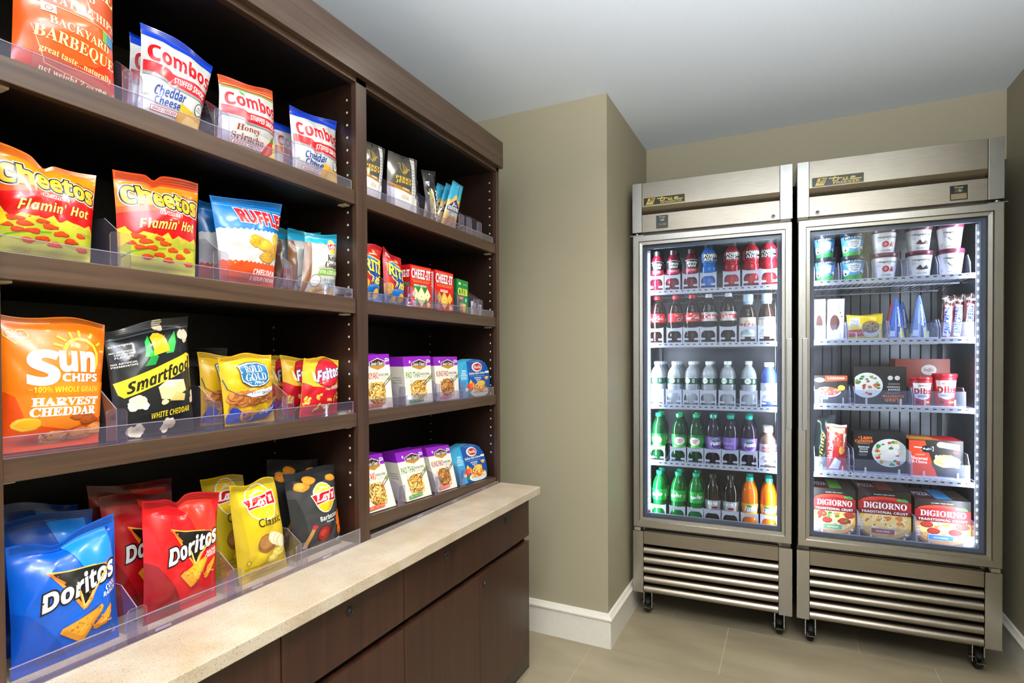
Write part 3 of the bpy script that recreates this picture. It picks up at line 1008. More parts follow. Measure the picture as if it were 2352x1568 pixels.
def art_smart():
    a = [('r', '#4a4b4c', .0, .90, 1, .915), ('p', '#2fae46', [(.36, .70), (.40, .83), (.46, .88), (.44, .76), (.52, .68)]), ('p', '#2fae46', [(.72, .70), (.78, .78), (.80, .885), (.68, .80), (.62, .70)]), ('p', '#1f8c3a', [(.34, .62), (.42, .70), (.52, .69), (.46, .62)]),
         ('p', '#f2bc2a', [(.46, .70), (.47, .86), (.53, .89), (.59, .885), (.65, .85), (.68, .72)])]
    for i in range(5):
        a.append(('l', '#d99a18', [(.485+i*.04, .71), (.49+i*.035, .87)], .004))
    for j in range(8):
        a.append(('l', '#d99a18', [(.47, .72+j*.019), (.67, .722+j*.019)], .004))
    a += [('p', '#e8c62c', [(.02, .51), (.92, .68), (.99, .66), (.97, .55), (.90, .535), (.10, .365), (.05, .40)]), ('t', '#1c1a14', 'Smartfood', 'i', .13, .44, .96, .575, {'off': .012, 'sl': .15}),
          ('p', '#ecd391', [(.47, .42), (.58, .47), (.83, .455), (.86, .36), (.62, .30), (.5, .315)]), ('p', '#f6e7b8', [(.47, .42), (.58, .47), (.83, .455), (.66, .40)]), ('p', '#d9b668', [(.60, .29), (.7, .36), (.84, .33), (.82, .275)]), ('b', '#f0d9a0', .54, .285, .05, .025, 4)]
    for i, (x, y, r) in enumerate(((.23, .30, .10), (.27, .26, .08), (.2, .09, .1), (.25, .06, .08), (.62, .075, .09), (.97, .30, .07), (.9, .83, .08), (.62, .955, .07))):
        a += popcorn(x, y, r, i+3)
    a += [('t', '#e8c62c', 'WHITE CHEDDAR', 'b', .38, .165, .92, .215, {'sl': .03})]
    for i, (tx, y) in enumerate((('GLUTEN FREE', .835), ('NO ARTIFICIAL', .775), ('COLORS OR', .75), ('FLAVORS', .725), ('NO ARTIFICIAL', .67), ('PRESERVATIVES', .645))):
        a.append(('t', '#e6e4dc', tx, 'b', .02 if i not in (2, 3) else .06, y, .27 if i not in (2, 3) else .24, y+.016))
    return a
def pretz(cx, cy, r, col='#b5652a'):
    return [('l', col, [(cx+r*math.cos(t*.52+.3), cy+r*.7*math.sin(t*.52+.3)) for t in range(13)], r*.42), ('l', shade(col, 1.25), [(cx+r*math.cos(t*.52+.8), cy+r*.7*math.sin(t*.52+.8)) for t in range(6)], r*.14), ('l', shade(col, .8), [(cx-r*.5, cy-r*.5), (cx+r*.5, cy+r*.5)], r*.32)]
def art_gold():
    a = [('p', '#9a6430', [(.05, .22), (.95, .32), (.97, .50), (.6, .42), (.1, .44)])]
    rd = random.Random(4)
    for i in range(30):
        x = .08+.84*rd.random()
        a += pretz(x, .29+.12*rd.random()+.07*x, .072, rd.choice(('#b5652a', '#c87a38', '#9c5420')))
    a += [('p', '#1f3fa6', [(0, .10), (.4, .12), (.75, .20), (1, .33), (1, .20), (.8, .09), (.5, .03), (0, .05)]), ('p', '#1f3fa6', [(0, .10), (.1, .26), (.2, .24), (.35, .14)])]+pretz(.36, .13, .10, '#c0793a')+\
        [('t', Wt, 'Original', 'S', .60, .15, .92, .225, {'sl': .06}),
         ('l', '#274a5c', [(.02, .66), (.06, .52), (.2, .43), (.45, .385), (.7, .40)], .012), ('p', '#e9eef0', [(.32, .42), (.5, .475), (.78, .50), (.88, .52), (.86, .46), (.62, .40), (.42, .385)]),
         ('t', '#16477e', 'tiny', 'n', .40, .415, .55, .465, {'sl': .015}), ('t', '#16477e', 'twists', 'b', .57, .425, .80, .475, {'sl': .02}),
         ('p', '#1b3246', [(.24, .84), (.42, .87), (.66, .87), (.80, .83), (.82, .60), (.64, .525), (.42, .525), (.27, .60)]), ('p', '#efe6cf', [(.25, .83), (.43, .86), (.65, .86), (.79, .82), (.81, .61), (.63, .535), (.43, .535), (.28, .61)]),
         ('p', '#1d6c9e', [(.265, .82), (.44, .845), (.64, .845), (.775, .81), (.79, .62), (.63, .55), (.44, .55), (.295, .62)]),
         ('t', Wt, 'ROLD', 's', .36, .725, .69, .82, {'out': [('#143c5c', .02)]}), ('t', Wt, 'GOLD', 's', .34, .61, .74, .715, {'out': [('#143c5c', .02)]}), ('t', Wt, 'Pretzels', 'S', .47, .56, .66, .60), ('t', '#8a6a14', '220', 'n', .86, .08, .95, .11)]
    return a
def art_corn():
    a = [('p', '#bf1526', [(0, 0), (1, 0), (1, .50), (.6, .47), (.2, .50), (0, .58)]), ('p', '#f4e4ae', [(.16, .80), (.2, .60), (.4, .53), (.7, .57), (.9, .7), (.95, .83), (.8, .62), (.5, .56), (.3, .62)])]
    rd = random.Random(2)
    for i in range(16):
        x, y = .08+.86*rd.random(), .04+.30*rd.random()
        t = rd.random()*3
        a += [('l', '#d8a238', [(x+.08*math.cos(t+k*.5), y+.05*math.sin(t+k*.5)) for k in range(4)], .055), ('l', '#f2cf74', [(x+.08*math.cos(t+k*.5), y+.05*math.sin(t+k*.5)) for k in range(3)], .02)]
    a += [('e', '#a01422', .6, .735, .37, .25, .35), ('e', '#c8202e', .6, .735, .345, .225, .35), ('t', Wt, 'Fritos', 'i', .27, .63, .93, .82, {'off': .012, 'out': [('#1f3d8c', .04)], 'sl': .12}),
          ('t', Wt, 'The', 'i', .46, .43, .58, .47), ('t', Wt, 'ORIGINAL', 'b', .60, .45, .95, .51, {'sl': .03})]
    return a
def art_tortilla(kind):
    r = kind == 'r'
    a = [('p', '#8e0c14' if r else '#0a49ae', [(.0, .0), (.5, .0), (.35, .2), (.12, .45), (0, .5)]), ('p', '#e83020' if r else '#1f86ea', [(.45, .95), (.9, .93), (.95, .6), (.7, .5)])]
    a += [('p', '#f08a2a', [(.27, .73), (.85, .66), (.56, .365)]), ('p', '#171614', [(.31, .715), (.80, .66), (.565, .40)]), ('l', '#f6b04a', [(.27, .735), (.45, .70), (.72, .675)], .012), ('l', '#e8641e', [(.27, .73), (.40, .62)], .02)]
    a += [('t', '#f3f2f0', 'Doritos', 'b', .22, .495, .925, .645, {'off': .012, 'out': [('#1a1312', .06)], 'sl': .11, 'it': .02, 'grow': .1})]
    a += [('p', '#e8641e', [(.50, .54), (.565, .40), (.86, .645), (.58, .37)]), ('l', '#f7a040', [(.52, .52), (.567, .385), (.84, .63)], .02), ('l', '#ffe2a0', [(.535, .50), (.57, .40), (.80, .60)], .007)]
    if r:
        a += [('t', Wt, 'NACHO', 'i', .74, .465, .90, .495, {'sl': .02}), ('t', Wt, 'CHEESE', 'i', .71, .43, .91, .46, {'sl': .02})]
    else:
        a += [('t', Wt, 'COOL', 'i', .79, .465, .92, .505, {'sl': .03}), ('t', Wt, 'RANCH', 'i', .76, .42, .92, .455, {'sl': .03})]
    t1 = [(.36, .24), (.38, .27), (.74, .36), (.76, .34), (.60, .12), (.56, .115)] if not r else [(.36, .34), (.40, .37), (.72, .44), (.74, .42), (.56, .22), (.52, .21)]
    t2 = [(.68, .18), (.70, .21), (.84, .34), (.86, .31), (.80, .19), (.72, .165)] if not r else [(.70, .26), (.74, .35), (.88, .415), (.88, .38), (.76, .25), (.72, .245)]
    for tt, c in ((t2, '#dc8a1e'), (t1, '#ec9c24')):
        cx, cy = sum(p[0] for p in tt)/6, sum(p[1] for p in tt)/6
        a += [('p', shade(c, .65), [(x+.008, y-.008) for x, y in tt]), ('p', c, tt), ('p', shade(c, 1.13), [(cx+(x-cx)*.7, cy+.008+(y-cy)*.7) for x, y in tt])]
        a += crumbs(cx-.11, cy-.055, cx+.11, cy+.055, 22, [shade(c, .82), '#f4c468', shade(c, .7), '#f0b848'], .011, 7, True)
    a += [('t', '#e8dcd8', '42' if r else '48', 'n', .9, .07, .95, .09)]
    return a
def art_classic():
    a = [('p', '#bfa41a', [(0, 0), (.2, 0), (.14, .5), (.1, .95), (0, .95)])]+art_crisp_logo(.15, .66, .85, .93, 1.6)
    a += [('t', '#231d10', 'Classic', 'n', .36, .55, .80, .635, {'sl': .02, 'off': .004}), ('b', '#8a5a2c', .5, .36, .20, .105, 3, .06, ), ('b', '#a8743c', .48, .38, .15, .075, 4, .06)]
    for i in range(6):
        a.append(('e', '#f4eacb' if i % 2 else '#dccf9a', .62+i*.035, .40-i*.012, .095, .075, .5))
    a += chips('#e8cf6a', [(.72, .24, .14, .05), (.6, .19, .13, .045)], 4)
    a += [('t', '#4a3f14', 'POTATO CHIPS', 'n', .10, .135, .48, .155, {'sl': .02}), ('t', '#4a3f14', 'NET WT. 2 5/8 OZ.', 'n', .10, .09, .55, .11, {'sl': .02}), ('e', '#5c5018', .16, .2, .04, .025), ('e', '#d9be1e', .16, .2, .032, .02)]
    return a
def art_smoky():
    a = [('p', '#232425', [(0, .80), (1, .86), (1, 1), (0, 1)]), ('p', '#2a2b2c', [(0, 0), (.3, 0), (.2, .4), (.1, .7), (0, .7)])]+chips('#e08a2a', [(.24, .82, .15, .055), (.4, .88, .13, .05), (.86, .86, .12, .04)], 3)
    a += art_crisp_logo(.34, .50, .88, .80, 1.3)
    a += [('t', Wt, 'Barbecue', 'b', .46, .385, .85, .445, {'sl': .02}), ('t', Wt, 'Flavored', 'b', .58, .345, .77, .37), ('e', '#5a1512', .54, .22, .16, .10), ('e', '#a81f18', .54, .225, .135, .08), ('e', '#c83a28', .52, .235, .08, .04),
          ('p', '#b98a4a', [(.12, .12), (.3, .33), (.36, .32), (.2, .1)]), ('b', '#c0303a', .34, .33, .06, .03, 3)]+chips('#e8701e', [(.93, .38, .10, .08), (.95, .29, .10, .07), (.94, .21, .09, .06)], 5)
    a += [('r', '#3c3d3e', .84, .04, .98, .12), ('t', Wt, '180', 'b', .86, .08, .95, .105), ('t', Wt, 'CALORIES', 'n', .86, .06, .95, .07)]
    return a
def art_jerky():
    a = [('p', '#f0efec', [(0, 0), (1, 0), (1, .28), (.5, .32), (0, .36)]), ('p', '#a8741c', [(0, .36), (.5, .32), (1, .28), (1, .32), (.5, .38), (0, .43)]), ('p', '#ceced0', [(.70, 0), (.9, 0), (.86, .2), (.9, .4), (.86, .7), (.88, 1), (.72, 1), (.74, .7), (.70, .4), (.74, .2)])]
    for i in range(6):
        a.append(('l', '#d9b23a', [(.41+.022*i, .64+.003*i), (.47+.028*i-.02*(5-i)*.4, .69+.012*i), (.52+.03*i-.035*(5-i)*.5, .845-.022*i)], .011))
    a += [('l', '#d9b23a', [(.28, .80), (.33, .82), (.345, .79), (.32, .77), (.33, .72), (.36, .67), (.42, .63), (.48, .62)], .010)]
    a += [('t', '#d9b23a', 'PERKY', 'b', .20, .515, .70, .575, {'off': .005}), ('t', '#d9b23a', 'JERKY', 'b', .20, .445, .70, .505, {'off': .005}), ('t', '#f0e8d8', 'TURKEY', 'b', .40, .355, .64, .385, {'sl': -.01}), ('t', '#c08a24', 'ORIGINAL', 'b', .38, .20, .64, .265), ('t', '#8a8a86', 'MADE WITH', 'n', .46, .285, .6, .298),
          ('e', '#1a1a18', .5, .95, .022, .022)]
    for i in range(9):
        a.append(('r', '#77726a', .76, .32+i*.055, .85, .335+i*.055))
    a += [('r', '#b98a2a', .75, .9, .86, .91), ('r', '#9a9a9a', .3, .16, .7, .165)]
    return a
def art_pist():
    a = [('p', '#8f8450', [(.2, .05), (.55, .05), (.6, .35), (.45, .6), (.25, .66), (.15, .4)])]+crumbs(.2, .08, .55, .6, 16, ['#b7ab68', '#6f7038', '#c9bd86', '#d8cfae'], .09, 3)
    a += [('b', '#d9d2ee', .25, .74, .16, .06, 2, .35), ('b', '#a99ccc', .25, .74, .06, .025, 3), ('p', '#e9e9ea', [(.42, .66), (.50, .64), (.62, .4), (.7, .12), (.62, .1), (.56, .36)]), ('t', '#f0eef2', 'PISTACHIOS', 'n', .70, .05, .96, .62, {'up': 1, 'off': .01}), ('e', '#d8d8d8', .5, .93, .04, .012)]
    return a
def art_alm():
    a = [('p', '#c9a468', [(0, 0), (1, 0), (1, .62), (0, .58)]), ('p', '#e2b25a', [(.05, .5), (.4, .72), (.7, .6), (.95, .66), (.95, .45), (0, .45)])]+chips('#a8642c', [(.25, .12, .16, .06), (.55, .10, .16, .07), (.8, .14, .14, .06), (.4, .2, .15, .06), (.68, .22, .15, .05)], 3)
    a += [('p', '#16306e', [(.5, .62), (.97, .44), (.93, .36), (.07, .36), (.03, .44)]), ('t', Wt, 'BLUE', 'b', .35, .48, .65, .545), ('t', Wt, 'DIAMOND', 'b', .1, .38, .9, .46), ('p', '#6fc4dc', [(.2, .27), (.8, .27), (.72, .34), (.28, .34)]), ('t', Wt, 'ALMONDS', 'b', .3, .285, .7, .32), ('r', '#35a83a', .84, .55, 1, .8), ('e', '#e8e8e8', .5, .92, .03, .02)]
    return a
def art_cracker_bag():
    a = [('p', '#1466b4', [(0, 0), (1, 0), (1, .22), (.7, .30), (.35, .26), (0, .30)]), ('p', '#2f86cc', [(0, .28), (.35, .24), (.7, .28), (1, .2), (1, .24), (.7, .32), (.35, .28), (0, .32)]), ('p', '#f3d33a', [(.08, .73), (.3, .80), (.75, .74), (.9, .62), (.86, .45), (.6, .36), (.25, .45), (.1, .58)]), ('p', '#1d3f96', [(.11, .72), (.3, .78), (.73, .72), (.86, .61), (.83, .47), (.6, .385), (.28, .46), (.13, .59)]), ('p', '#2f86cc', [(.14, .72), (.3, .775), (.7, .725), (.5, .70)]),
         ('t', '#f7dc3c', 'RITZ', 'b', .13, .50, .84, .70, {'off': .01, 'sl': -.06, 'out': [('#16306e', .05)]}), ('p', '#1d3f96', [(.3, .42), (.85, .40), (.75, .3), (.35, .31)]), ('t', '#f7dc3c', 'bits', 'i', .35, .31, .80, .42, {'off': .02})]
    a += chips('#f0a92e', [(.12, .30, .17, .09), (.1, .24, .15, .07), (.72, .15, .17, .09), (.6, .86, .07, .04), (.8, .70, .08, .04)], 2, .08)+chips('#f3bd52', [(.35, .10, .14, .06)], 5)
    a += [('t', '#5a2c10', 'CHEESE', 'b', .62, .14, .84, .165), ('t', Wt, '12 PACKS', 'b', .2, .04, .6, .08), ('r', '#e8e4e0', .1, .86, .28, .93), ('r', '#44312c', .13, .88, .25, .91), ('t', Wt, 'SANDWICHES', 'i', .38, .81, .72, .835)]
    return a
def art_square(kind):
    w = kind == 'w'
    dk = '#2e7a3c' if w else '#a80f12'
    a = [('r', '#f2a63a', .04, .945, .96, .955), ('r', '#f2a63a', .04, .655, .96, .663), ('t', Wt, 'CHEEZ-IT', 'b', .05, .70, .95, .92, {'off': .012, 'out': [('#2a0c0a', .03)]}), ('t', '#f4b040', 'BAKED SNACK CRACKERS', 'b', .12, .61, .88, .635)]
    if w:
        a += [('r', dk, .12, .47, .8, .57), ('t', Wt, 'WHITE CHEDDAR', 'b', .16, .515, .76, .56), ('p', '#2e7a3c', [(.15, .5), (.8, .5), (.9, .1), (.2, .06)])]
        cs = ('#f4e09a', '#f8ecc0')
    else:
        a += [('p', dk, [(.2, .48), (.8, .48), (.95, .2), (.5, .04), (.05, .2)]), ('t', Wt, 'ORIGINAL', 'i', .28, .48, .70, .545)]
        cs = ('#f2a92a', '#f8c860')
    for cx, cy, s in ((.22, .34, .15), (.8, .34, .15), (.5, .28, .24)):
        a += [('p', shade(cs[0], .75), [(cx, cy+s*1.02), (cx+s*1.05, cy-.015), (cx, cy-s*1.05), (cx-s*1.02, cy-.015)]), ('p', cs[0], [(cx, cy+s), (cx+s, cy), (cx, cy-s), (cx-s, cy)]), ('p', cs[1], [(cx, cy+s*.7), (cx+s*.6, cy+.02), (cx, cy-s*.4), (cx-s*.7, cy)]), ('e', shade(cs[0], .6), cx, cy, .02, .02)]
    a += [('r', '#f0dcc8', .08, .05, .22, .17), ('r', '#7a5040', .1, .09, .2, .1), ('r', '#7a5040', .1, .12, .2, .13)]+chips('#f0c04a', [(.85, .11, .09, .07)], 3)
    return a
def art_club():
    a = [('t', '#f2e04a', 'CLUB', 's', .12, .55, .92, .75, {'off': .01}), ('r', '#c9282a', .08, .42, .6, .52), ('t', Wt, 'ORIGINAL', 'b', .12, .445, .56, .495), ('t', '#e4e8d8', 'CRACKERS', 'n', .55, .86, .9, .89), ('b', '#d8d0a0', .25, .88, .12, .04, 4), ('e', '#7fc4c8', .8, .42, .09, .06)]
    for i in range(5):
        a += [('p', '#e2a24a', [(.2+i*.09, .06), (.36+i*.09, .04), (.46+i*.08, .30), (.3+i*.09, .32)]), ('p', '#f2c87a', [(.22+i*.09, .09), (.34+i*.09, .07), (.42+i*.08, .28), (.31+i*.09, .29)])]
    return a
def art_noodle(name, col, tagc, seed):
    a = [('r', '#8a16b4', 0, .80, 1, 1), ('p', '#f1ede2', [(.28, .87), (.57, .94), (.84, .87), (.84, .765), (.57, .70), (.28, .765)]), ('p', '#3a2418', [(.30, .865), (.57, .925), (.82, .865), (.82, .80), (.30, .80)]), ('p', '#b5832e', [(.30, .80), (.82, .80), (.82, .775), (.57, .715), (.30, .775)]),
         ('t', Wt, "Annie Chun's", 'S', .325, .805, .80, .875, {'off': .002}), ('r', '#dfe8e4', .845, .86, .93, .925), ('r', '#4a8a6a', .86, .88, .92, .905), ('e', '#e6d6ee', .965, .89, .02, .03), ('e', '#e8d8f0', .22, .89, .03, .03),
         ('t', col, name, 'n', .06, .555, .56, .675, {'off': .018}), ('t', '#4a4034', 'NOODLE BOWL', 'i', .58, .60, .93, .645)]
    for i in range(3):
        a.append(('r', '#a89f90', .6, .575-i*.02, .84, .58-i*.02))
    cx, cy, r = .48, .30, .31
    a += [('e', '#d8d0c2', cx, cy-.01, r*1.08, r*.80), ('e', '#efe9de', cx, cy, r*1.04, r*.77), ('e', '#8a5a1e', cx, cy-.01, r*.93, r*.68)]
    cols = {'t': ['#e2b24a', '#f2cf72', '#c98a2a', '#f4dc94'], 'k': ['#c98a3e', '#8f4a1e', '#e2b26a', '#a8602a']}[seed[0]]
    a += noodles(cx-r*.90, cy-r*.62, cx+r*.90, cy+r*.62, 95, cols, .022, int(seed[1]))
    a += crumbs(cx-r*.75, cy-r*.5, cx+r*.75, cy+r*.5, 20, ['#4a6a24', '#7a3a18', '#5a3a14', '#c8501e', '#e2d8b0'], .022, 31+int(seed[1]), True)
    a += [('l', '#3a1c14', [(.66, .42), (1.0, .62)], .016), ('l', '#3a1c14', [(.70, .40), (1.0, .55)], .016), ('b', '#7f9a3a', .93, .55, .06, .04, 5)]
    a += [('p', tagc, [(.1, .035), (.62, .05), (.62, .115), (.1, .10)]), ('t', '#f4dcd0', 'LESS', 'n', .15, .06, .24, .085), ('t', '#f4dcd0', '5 g', 'n', .33, .065, .40, .09), ('t', '#f4dcd0', 'FULLY COOKED', 'n', .46, .065, .60, .085)]
    return a
def art_pasta():
    a = [('p', '#27a0d4', [(.04, 0), (.24, 0), (.26, .5), (.22, .93), (.1, .8), (.02, .55), (0, .3)]), ('t', Wt, '100%', 'b', .06, .66, .20, .71), ('t', Wt, 'REAL', 'b', .06, .60, .20, .645), ('t', Wt, 'INGREDIENTS', 'b', .03, .55, .23, .585), ('r', '#d8ecf6', .04, .51, .22, .525), ('r', '#d8ecf6', .04, .475, .22, .49),
         ('e', '#f0eee8', .56, .785, .175, .125), ('e', '#b8282a', .575, .785, .145, .095), ('t', Wt, 'Barilla', 'S', .45, .745, .70, .83, {'off': .002}), ('t', '#cfe2f2', 'NO ARTIFICIAL PRESERVATIVES', 'n', .34, .93, .76, .945, {'sl': .01}),
         ('t', Wt, 'Italian-Style Entree', 'S', .29, .575, .83, .655, {'sl': .02, 'off': .004}), ('r', '#e6eef4', .84, .615, .97, .67), ('r', '#7fc4e6', .32, .545, .82, .553), ('t', '#dfeaf4', 'MARINARA', 'b', .46, .475, .70, .515), ('t', '#dfeaf4', 'PENNE', 'b', .51, .42, .66, .46),
         ('b', '#d8401e', .30, .27, .10, .09, 3, .1), ('b', '#e8603a', .38, .31, .09, .08, 4, .1), ('p', '#e8c83a', [(.28, .36), (.34, .46), (.4, .36)]), ('b', '#3f7a3a', .33, .12, .12, .07, 6, .4), ('b', '#f0e8e0', .2, .2, .05, .05, 7),
         ('e', '#dfe8ee', .63, .11, .30, .12), ('e', '#c8dae6', .63, .10, .26, .08)]
    a += noodles(.42, .12, .9, .34, 40, ['#f2c04a', '#e08a2e', '#f6d878', '#d86a2a'], .03, 3)+noodles(.5, .28, .8, .40, 16, ['#f6d878', '#f2c04a'], .03, 5)+[('p', '#f2c860', [(.80, .50), (.88, .42), (.96, .5), (.9, .53)]), ('b', '#e8963a', .88, .46, .05, .04, 3)]
    return a
# ------------------------------------------------------------ bags on the shelves
S1, S2, S3 = 1.6366+.0005, 1.3568+.0005, 1.0594+.0005
C0 = CT+.0005
G1, G2, G3, G4 = 'snack bags on the top left shelf', 'snack bags on the second left shelf', 'snack bags on the third left shelf', 'chip bags on the counter'
bag('chip_bag', 'orange red barbeque potato chip bag at the left end of the top shelf', 'chip bag', G1, [(.424, 1.868), (.567, 1.868), (.563, S1), (.416, S1)], -1.05, -1.06, '#e2581a', art_bbq(), seal='#d8521a', seed=11, T=.027)
bag('snack_bag', 'white pretzel snack bag with a blue seal behind the large front one, top shelf', 'snack bag', G1, [(.637, 1.838), (.765, 1.836), (.755, S1), (.615, S1)], -1.12, -1.135, '#dcdcda', art_combo('c'), seal='#1740c4', seed=12, T=.02, nu=16, nv=20)
bag('snack_bag', 'white cheddar snack bag with blue seal and red lettering beside the orange bag', 'snack bag', G1, [(.619, 1.826), (.768, 1.813), (.719, S1), (.597, S1)], -1.05, -1.07, '#c4c2be', art_combo('c'), seal='#1740c4', seed=13, T=.026, zw=.002)
bag('snack_bag', 'white snack bag with red orange seal and a chili picture', 'snack bag', G1, [(.768, 1.792), (.908, 1.813), (.912, S1), (.752, S1)], -1.05, -1.06, '#c8c5c0', art_combo('h'), seal='#e2551e', seed=14, T=.026, zw=.004)
bag('snack_bag', 'blue sealed snack bag mostly hidden behind the smallest front one, top shelf', 'snack bag', G1, [(.953, 1.776), (1.075, 1.79), (1.07, S1), (.95, S1)], -1.115, -1.12, '#dcdcda', art_combo('c'), seal='#1740c4', seed=15, T=.018, nu=16, nv=20)
bag('snack_bag', 'white cheddar snack bag with blue seal nearest the shelf divider', 'snack bag', G1, [(.951, 1.802), (1.105, 1.822), (1.096, S1), (.949, S1)], -1.05, -1.065, '#c4c2be', art_combo('c'), seal='#1740c4', seed=16, T=.026, zw=.002, crease=.003)
bag('chip_bag', 'orange and red spicy cheese puff bag at the left end of the second shelf', 'chip bag', G2, [(.394, 1.524), (.541, 1.517), (.520, S2), (.388, S2)], -1.05, -1.065, '#f08214', art_cheese_curl(), seal='#e8740e', seed=21, T=.03, fold=[(.47, .07, .012)], crease=.0028)
bag('chip_bag', 'orange and red spicy cheese puff bag with a folded red seal', 'chip bag', G2, [(.560, 1.536), (.723, 1.552), (.704, S2), (.562, S2)], -1.05, -1.06, '#ee7a14', art_cheese_curl(), seal='#c8461a', seed=22, T=.028, top=.11, fold=[(.42, .06, .010)], crease=.003)
bag('chip_bag', 'blue ridged chip bag standing behind the front blue and orange one', 'chip bag', G2, [(.760, 1.541), (.900, 1.55), (.885, S2), (.757, S2)], -1.12, -1.125, '#1168ae', art_ridge(), seal='#0f5c9c', seed=23, T=.022, nu=16, nv=22)
bag('chip_bag', 'blue, white and orange ridged chip bag in front', 'chip bag', G2, [(.743, 1.538), (.935, 1.563), (.904, S2), (.757, S2)], -1.05, -1.062, '#1272bb', art_ridge(), seal='#1272bb', seed=24, T=.028, zw=.002, pinch=.07)
for i, (q, x, l) in enumerate((([(.992, 1.532), (1.09, 1.54), (1.085, S2), (.985, S2)], -1.155, 'white and teal kettle chip bag hindmost of the three beside the divider'),
                               ([(.987, 1.522), (1.095, 1.536), (1.088, S2), (.982, S2)], -1.105, 'white and teal kettle chip bag in the middle of the three beside the divider'),
                               ([(.996, 1.511), (1.103, 1.524), (1.083, S2), (.966, S2)], -1.05, 'white and teal kettle chip bag at the front of the three beside the divider'))):
    bag('chip_bag', l, 'chip bag', G2, q, x, x-.01, '#c6c4be', art_kettle(), seal='#2ba6ca', seed=25+i, T=.022, nu=18, nv=24)
bag('chip_bag', 'large orange whole grain chip bag with a yellow sun', 'chip bag', G3, [(.401, 1.272), (.554, 1.264), (.541, S3), (.396, S3)], -1.05, -1.062, '#ee7412', art_sun(), seal='#f07c18', seed=31, T=.03, pinch=.03, crease=.002, top=.06)
bag('popcorn_bag', 'dark bag half hidden behind the black popcorn bag', 'popcorn bag', G3, [(.722, 1.232), (.86, 1.222), (.855, S3), (.722, S3)], -1.165, -1.17, '#1d1b1a', [('b', '#4a3f1a', .95, .5, .05, .3, 2)], seed=32, T=.024, nu=14, nv=18)
bag('popcorn_bag', 'black white cheddar popcorn bag with a corn cob on a yellow banner', 'popcorn bag', G3, [(.548, 1.250), (.698, 1.289), (.699, S3), (.556, S3)], -1.05, -1.07, '#1b1d20', art_smart(), seal='#232527', seed=33, T=.024, zw=.003, crease=.0016, pinch=.02)
bag('pretzel_bag', 'yellow pretzel bag standing behind the front pretzel bag', 'pretzel bag', G3, [(.752, 1.213), (.88, 1.209), (.875, S3), (.749, S3)], -1.105, -1.115, '#d4a61c', art_gold(), seal='#d4a61c', seed=34, T=.02, nu=16, nv=22)
bag('pretzel_bag', 'yellow tiny twists pretzel bag with a blue badge, in front', 'pretzel bag', G3, [(.755, 1.207), (.897, 1.214), (.908, S3), (.765, S3)], -1.05, -1.06, '#dcae1e', art_gold(), seal='#dcae1e', seed=35, T=.026)
for i, (q, x, l) in enumerate((([(.955, 1.207), (1.06, 1.203), (1.06, S3), (.958, S3)], -1.16, 'red and yellow corn chip bag, hindmost of the three beside the divider'),
                               ([(.968, 1.207), (1.082, 1.203), (1.078, S3), (.966, S3)], -1.11, 'red and yellow corn chip bag, middle of the three beside the divider'),
                               ([(.981, 1.205), (1.104, 1.201), (1.086, S3), (.961, S3)], -1.05, 'red and yellow corn chip bag, front of the three beside the divider'))):
    bag('corn_chip_bag', l, 'chip bag', G3, q, x, x-.008, '#dfae28', art_corn(), seal='#e4b430', seed=37+i, T=.022, nu=18, nv=24)
for i, (q, x) in enumerate((([(.45, .952), (.575, .930), (.56, C0), (.44, C0)], -1.20), ([(.43, .936), (.566, .932), (.555, C0), (.425, C0)], -1.13))):
    bag('chip_bag', ('hindmost', 'middle')[i]+' blue tortilla chip bag in the shade at the left end of the counter', 'chip bag', G4, q, x, x-.012, '#0b4fb4', art_tortilla('b'), seal='#0c449a', seed=41+i, T=.024, nu=16, nv=22)
bag('chip_bag', 'large blue cool ranch tortilla chip bag at the front left of the counter', 'chip bag', G4, [(.407, .912), (.566, .925), (.560, C0), (.403, C0)], -1.045, -1.07, '#0a58c4', art_tortilla('b'), seal='#0b5cc8', seed=43, T=.032, fold=[(.42, .16, .014)], crease=.004, top=.1)
for i, (q, x) in enumerate((([(.590, .958), (.755, .936), (.735, C0), (.58, C0)], -1.195), ([(.574, .946), (.712, .930), (.70, C0), (.575, C0)], -1.125))):
    bag('chip_bag', ('hindmost', 'middle')[i]+' red tortilla chip bag of the three in a row on the counter', 'chip bag', G4, q, x, x-.015, '#b40f18', art_tortilla('r'), seal='#6e1512', seed=44+i, T=.024, nu=16, nv=22)
bag('chip_bag', 'red nacho tortilla chip bag in front on the counter', 'chip bag', G4, [(.601, .943), (.757, .926), (.742, C0), (.594, C0)], -1.045, -1.06, '#d0141a', art_tortilla('r'), seal='#c01418', seed=46, T=.03, fold=[(.45, .08, .012)], crease=.004, top=.1)
bag('chip_bag', 'yellow potato chip bag standing behind the front yellow one', 'chip bag', G4, [(.766, .945), (.876, .930), (.88, C0), (.785, C0)], -1.12, -1.135, '#c9ae1a', art_classic(), seal='#c4a818', seed=47, T=.022, nu=16, nv=22)
bag('chip_bag', 'yellow classic potato chip bag in front on the counter', 'chip bag', G4, [(.774, .931), (.899, .929), (.918, C0), (.790, C0)], -1.045, -1.058, '#cdb01a', art_classic(), seal='#d0b41c', seed=48, T=.028, crease=.0035, nw=.009)
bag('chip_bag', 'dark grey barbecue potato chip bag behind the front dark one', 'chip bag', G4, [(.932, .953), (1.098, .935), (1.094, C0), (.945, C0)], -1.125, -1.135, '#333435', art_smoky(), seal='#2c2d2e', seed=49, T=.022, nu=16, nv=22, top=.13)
bag('chip_bag', 'dark grey barbecue potato chip bag in front beside the divider', 'chip bag', G4, [(.925, .930), (1.092, .921), (1.098, C0), (.945, C0)], -1.05, -1.068, '#3b3c3d', art_smoky(), seal='#2d2e2f', seed=50, T=.026, crease=.003)

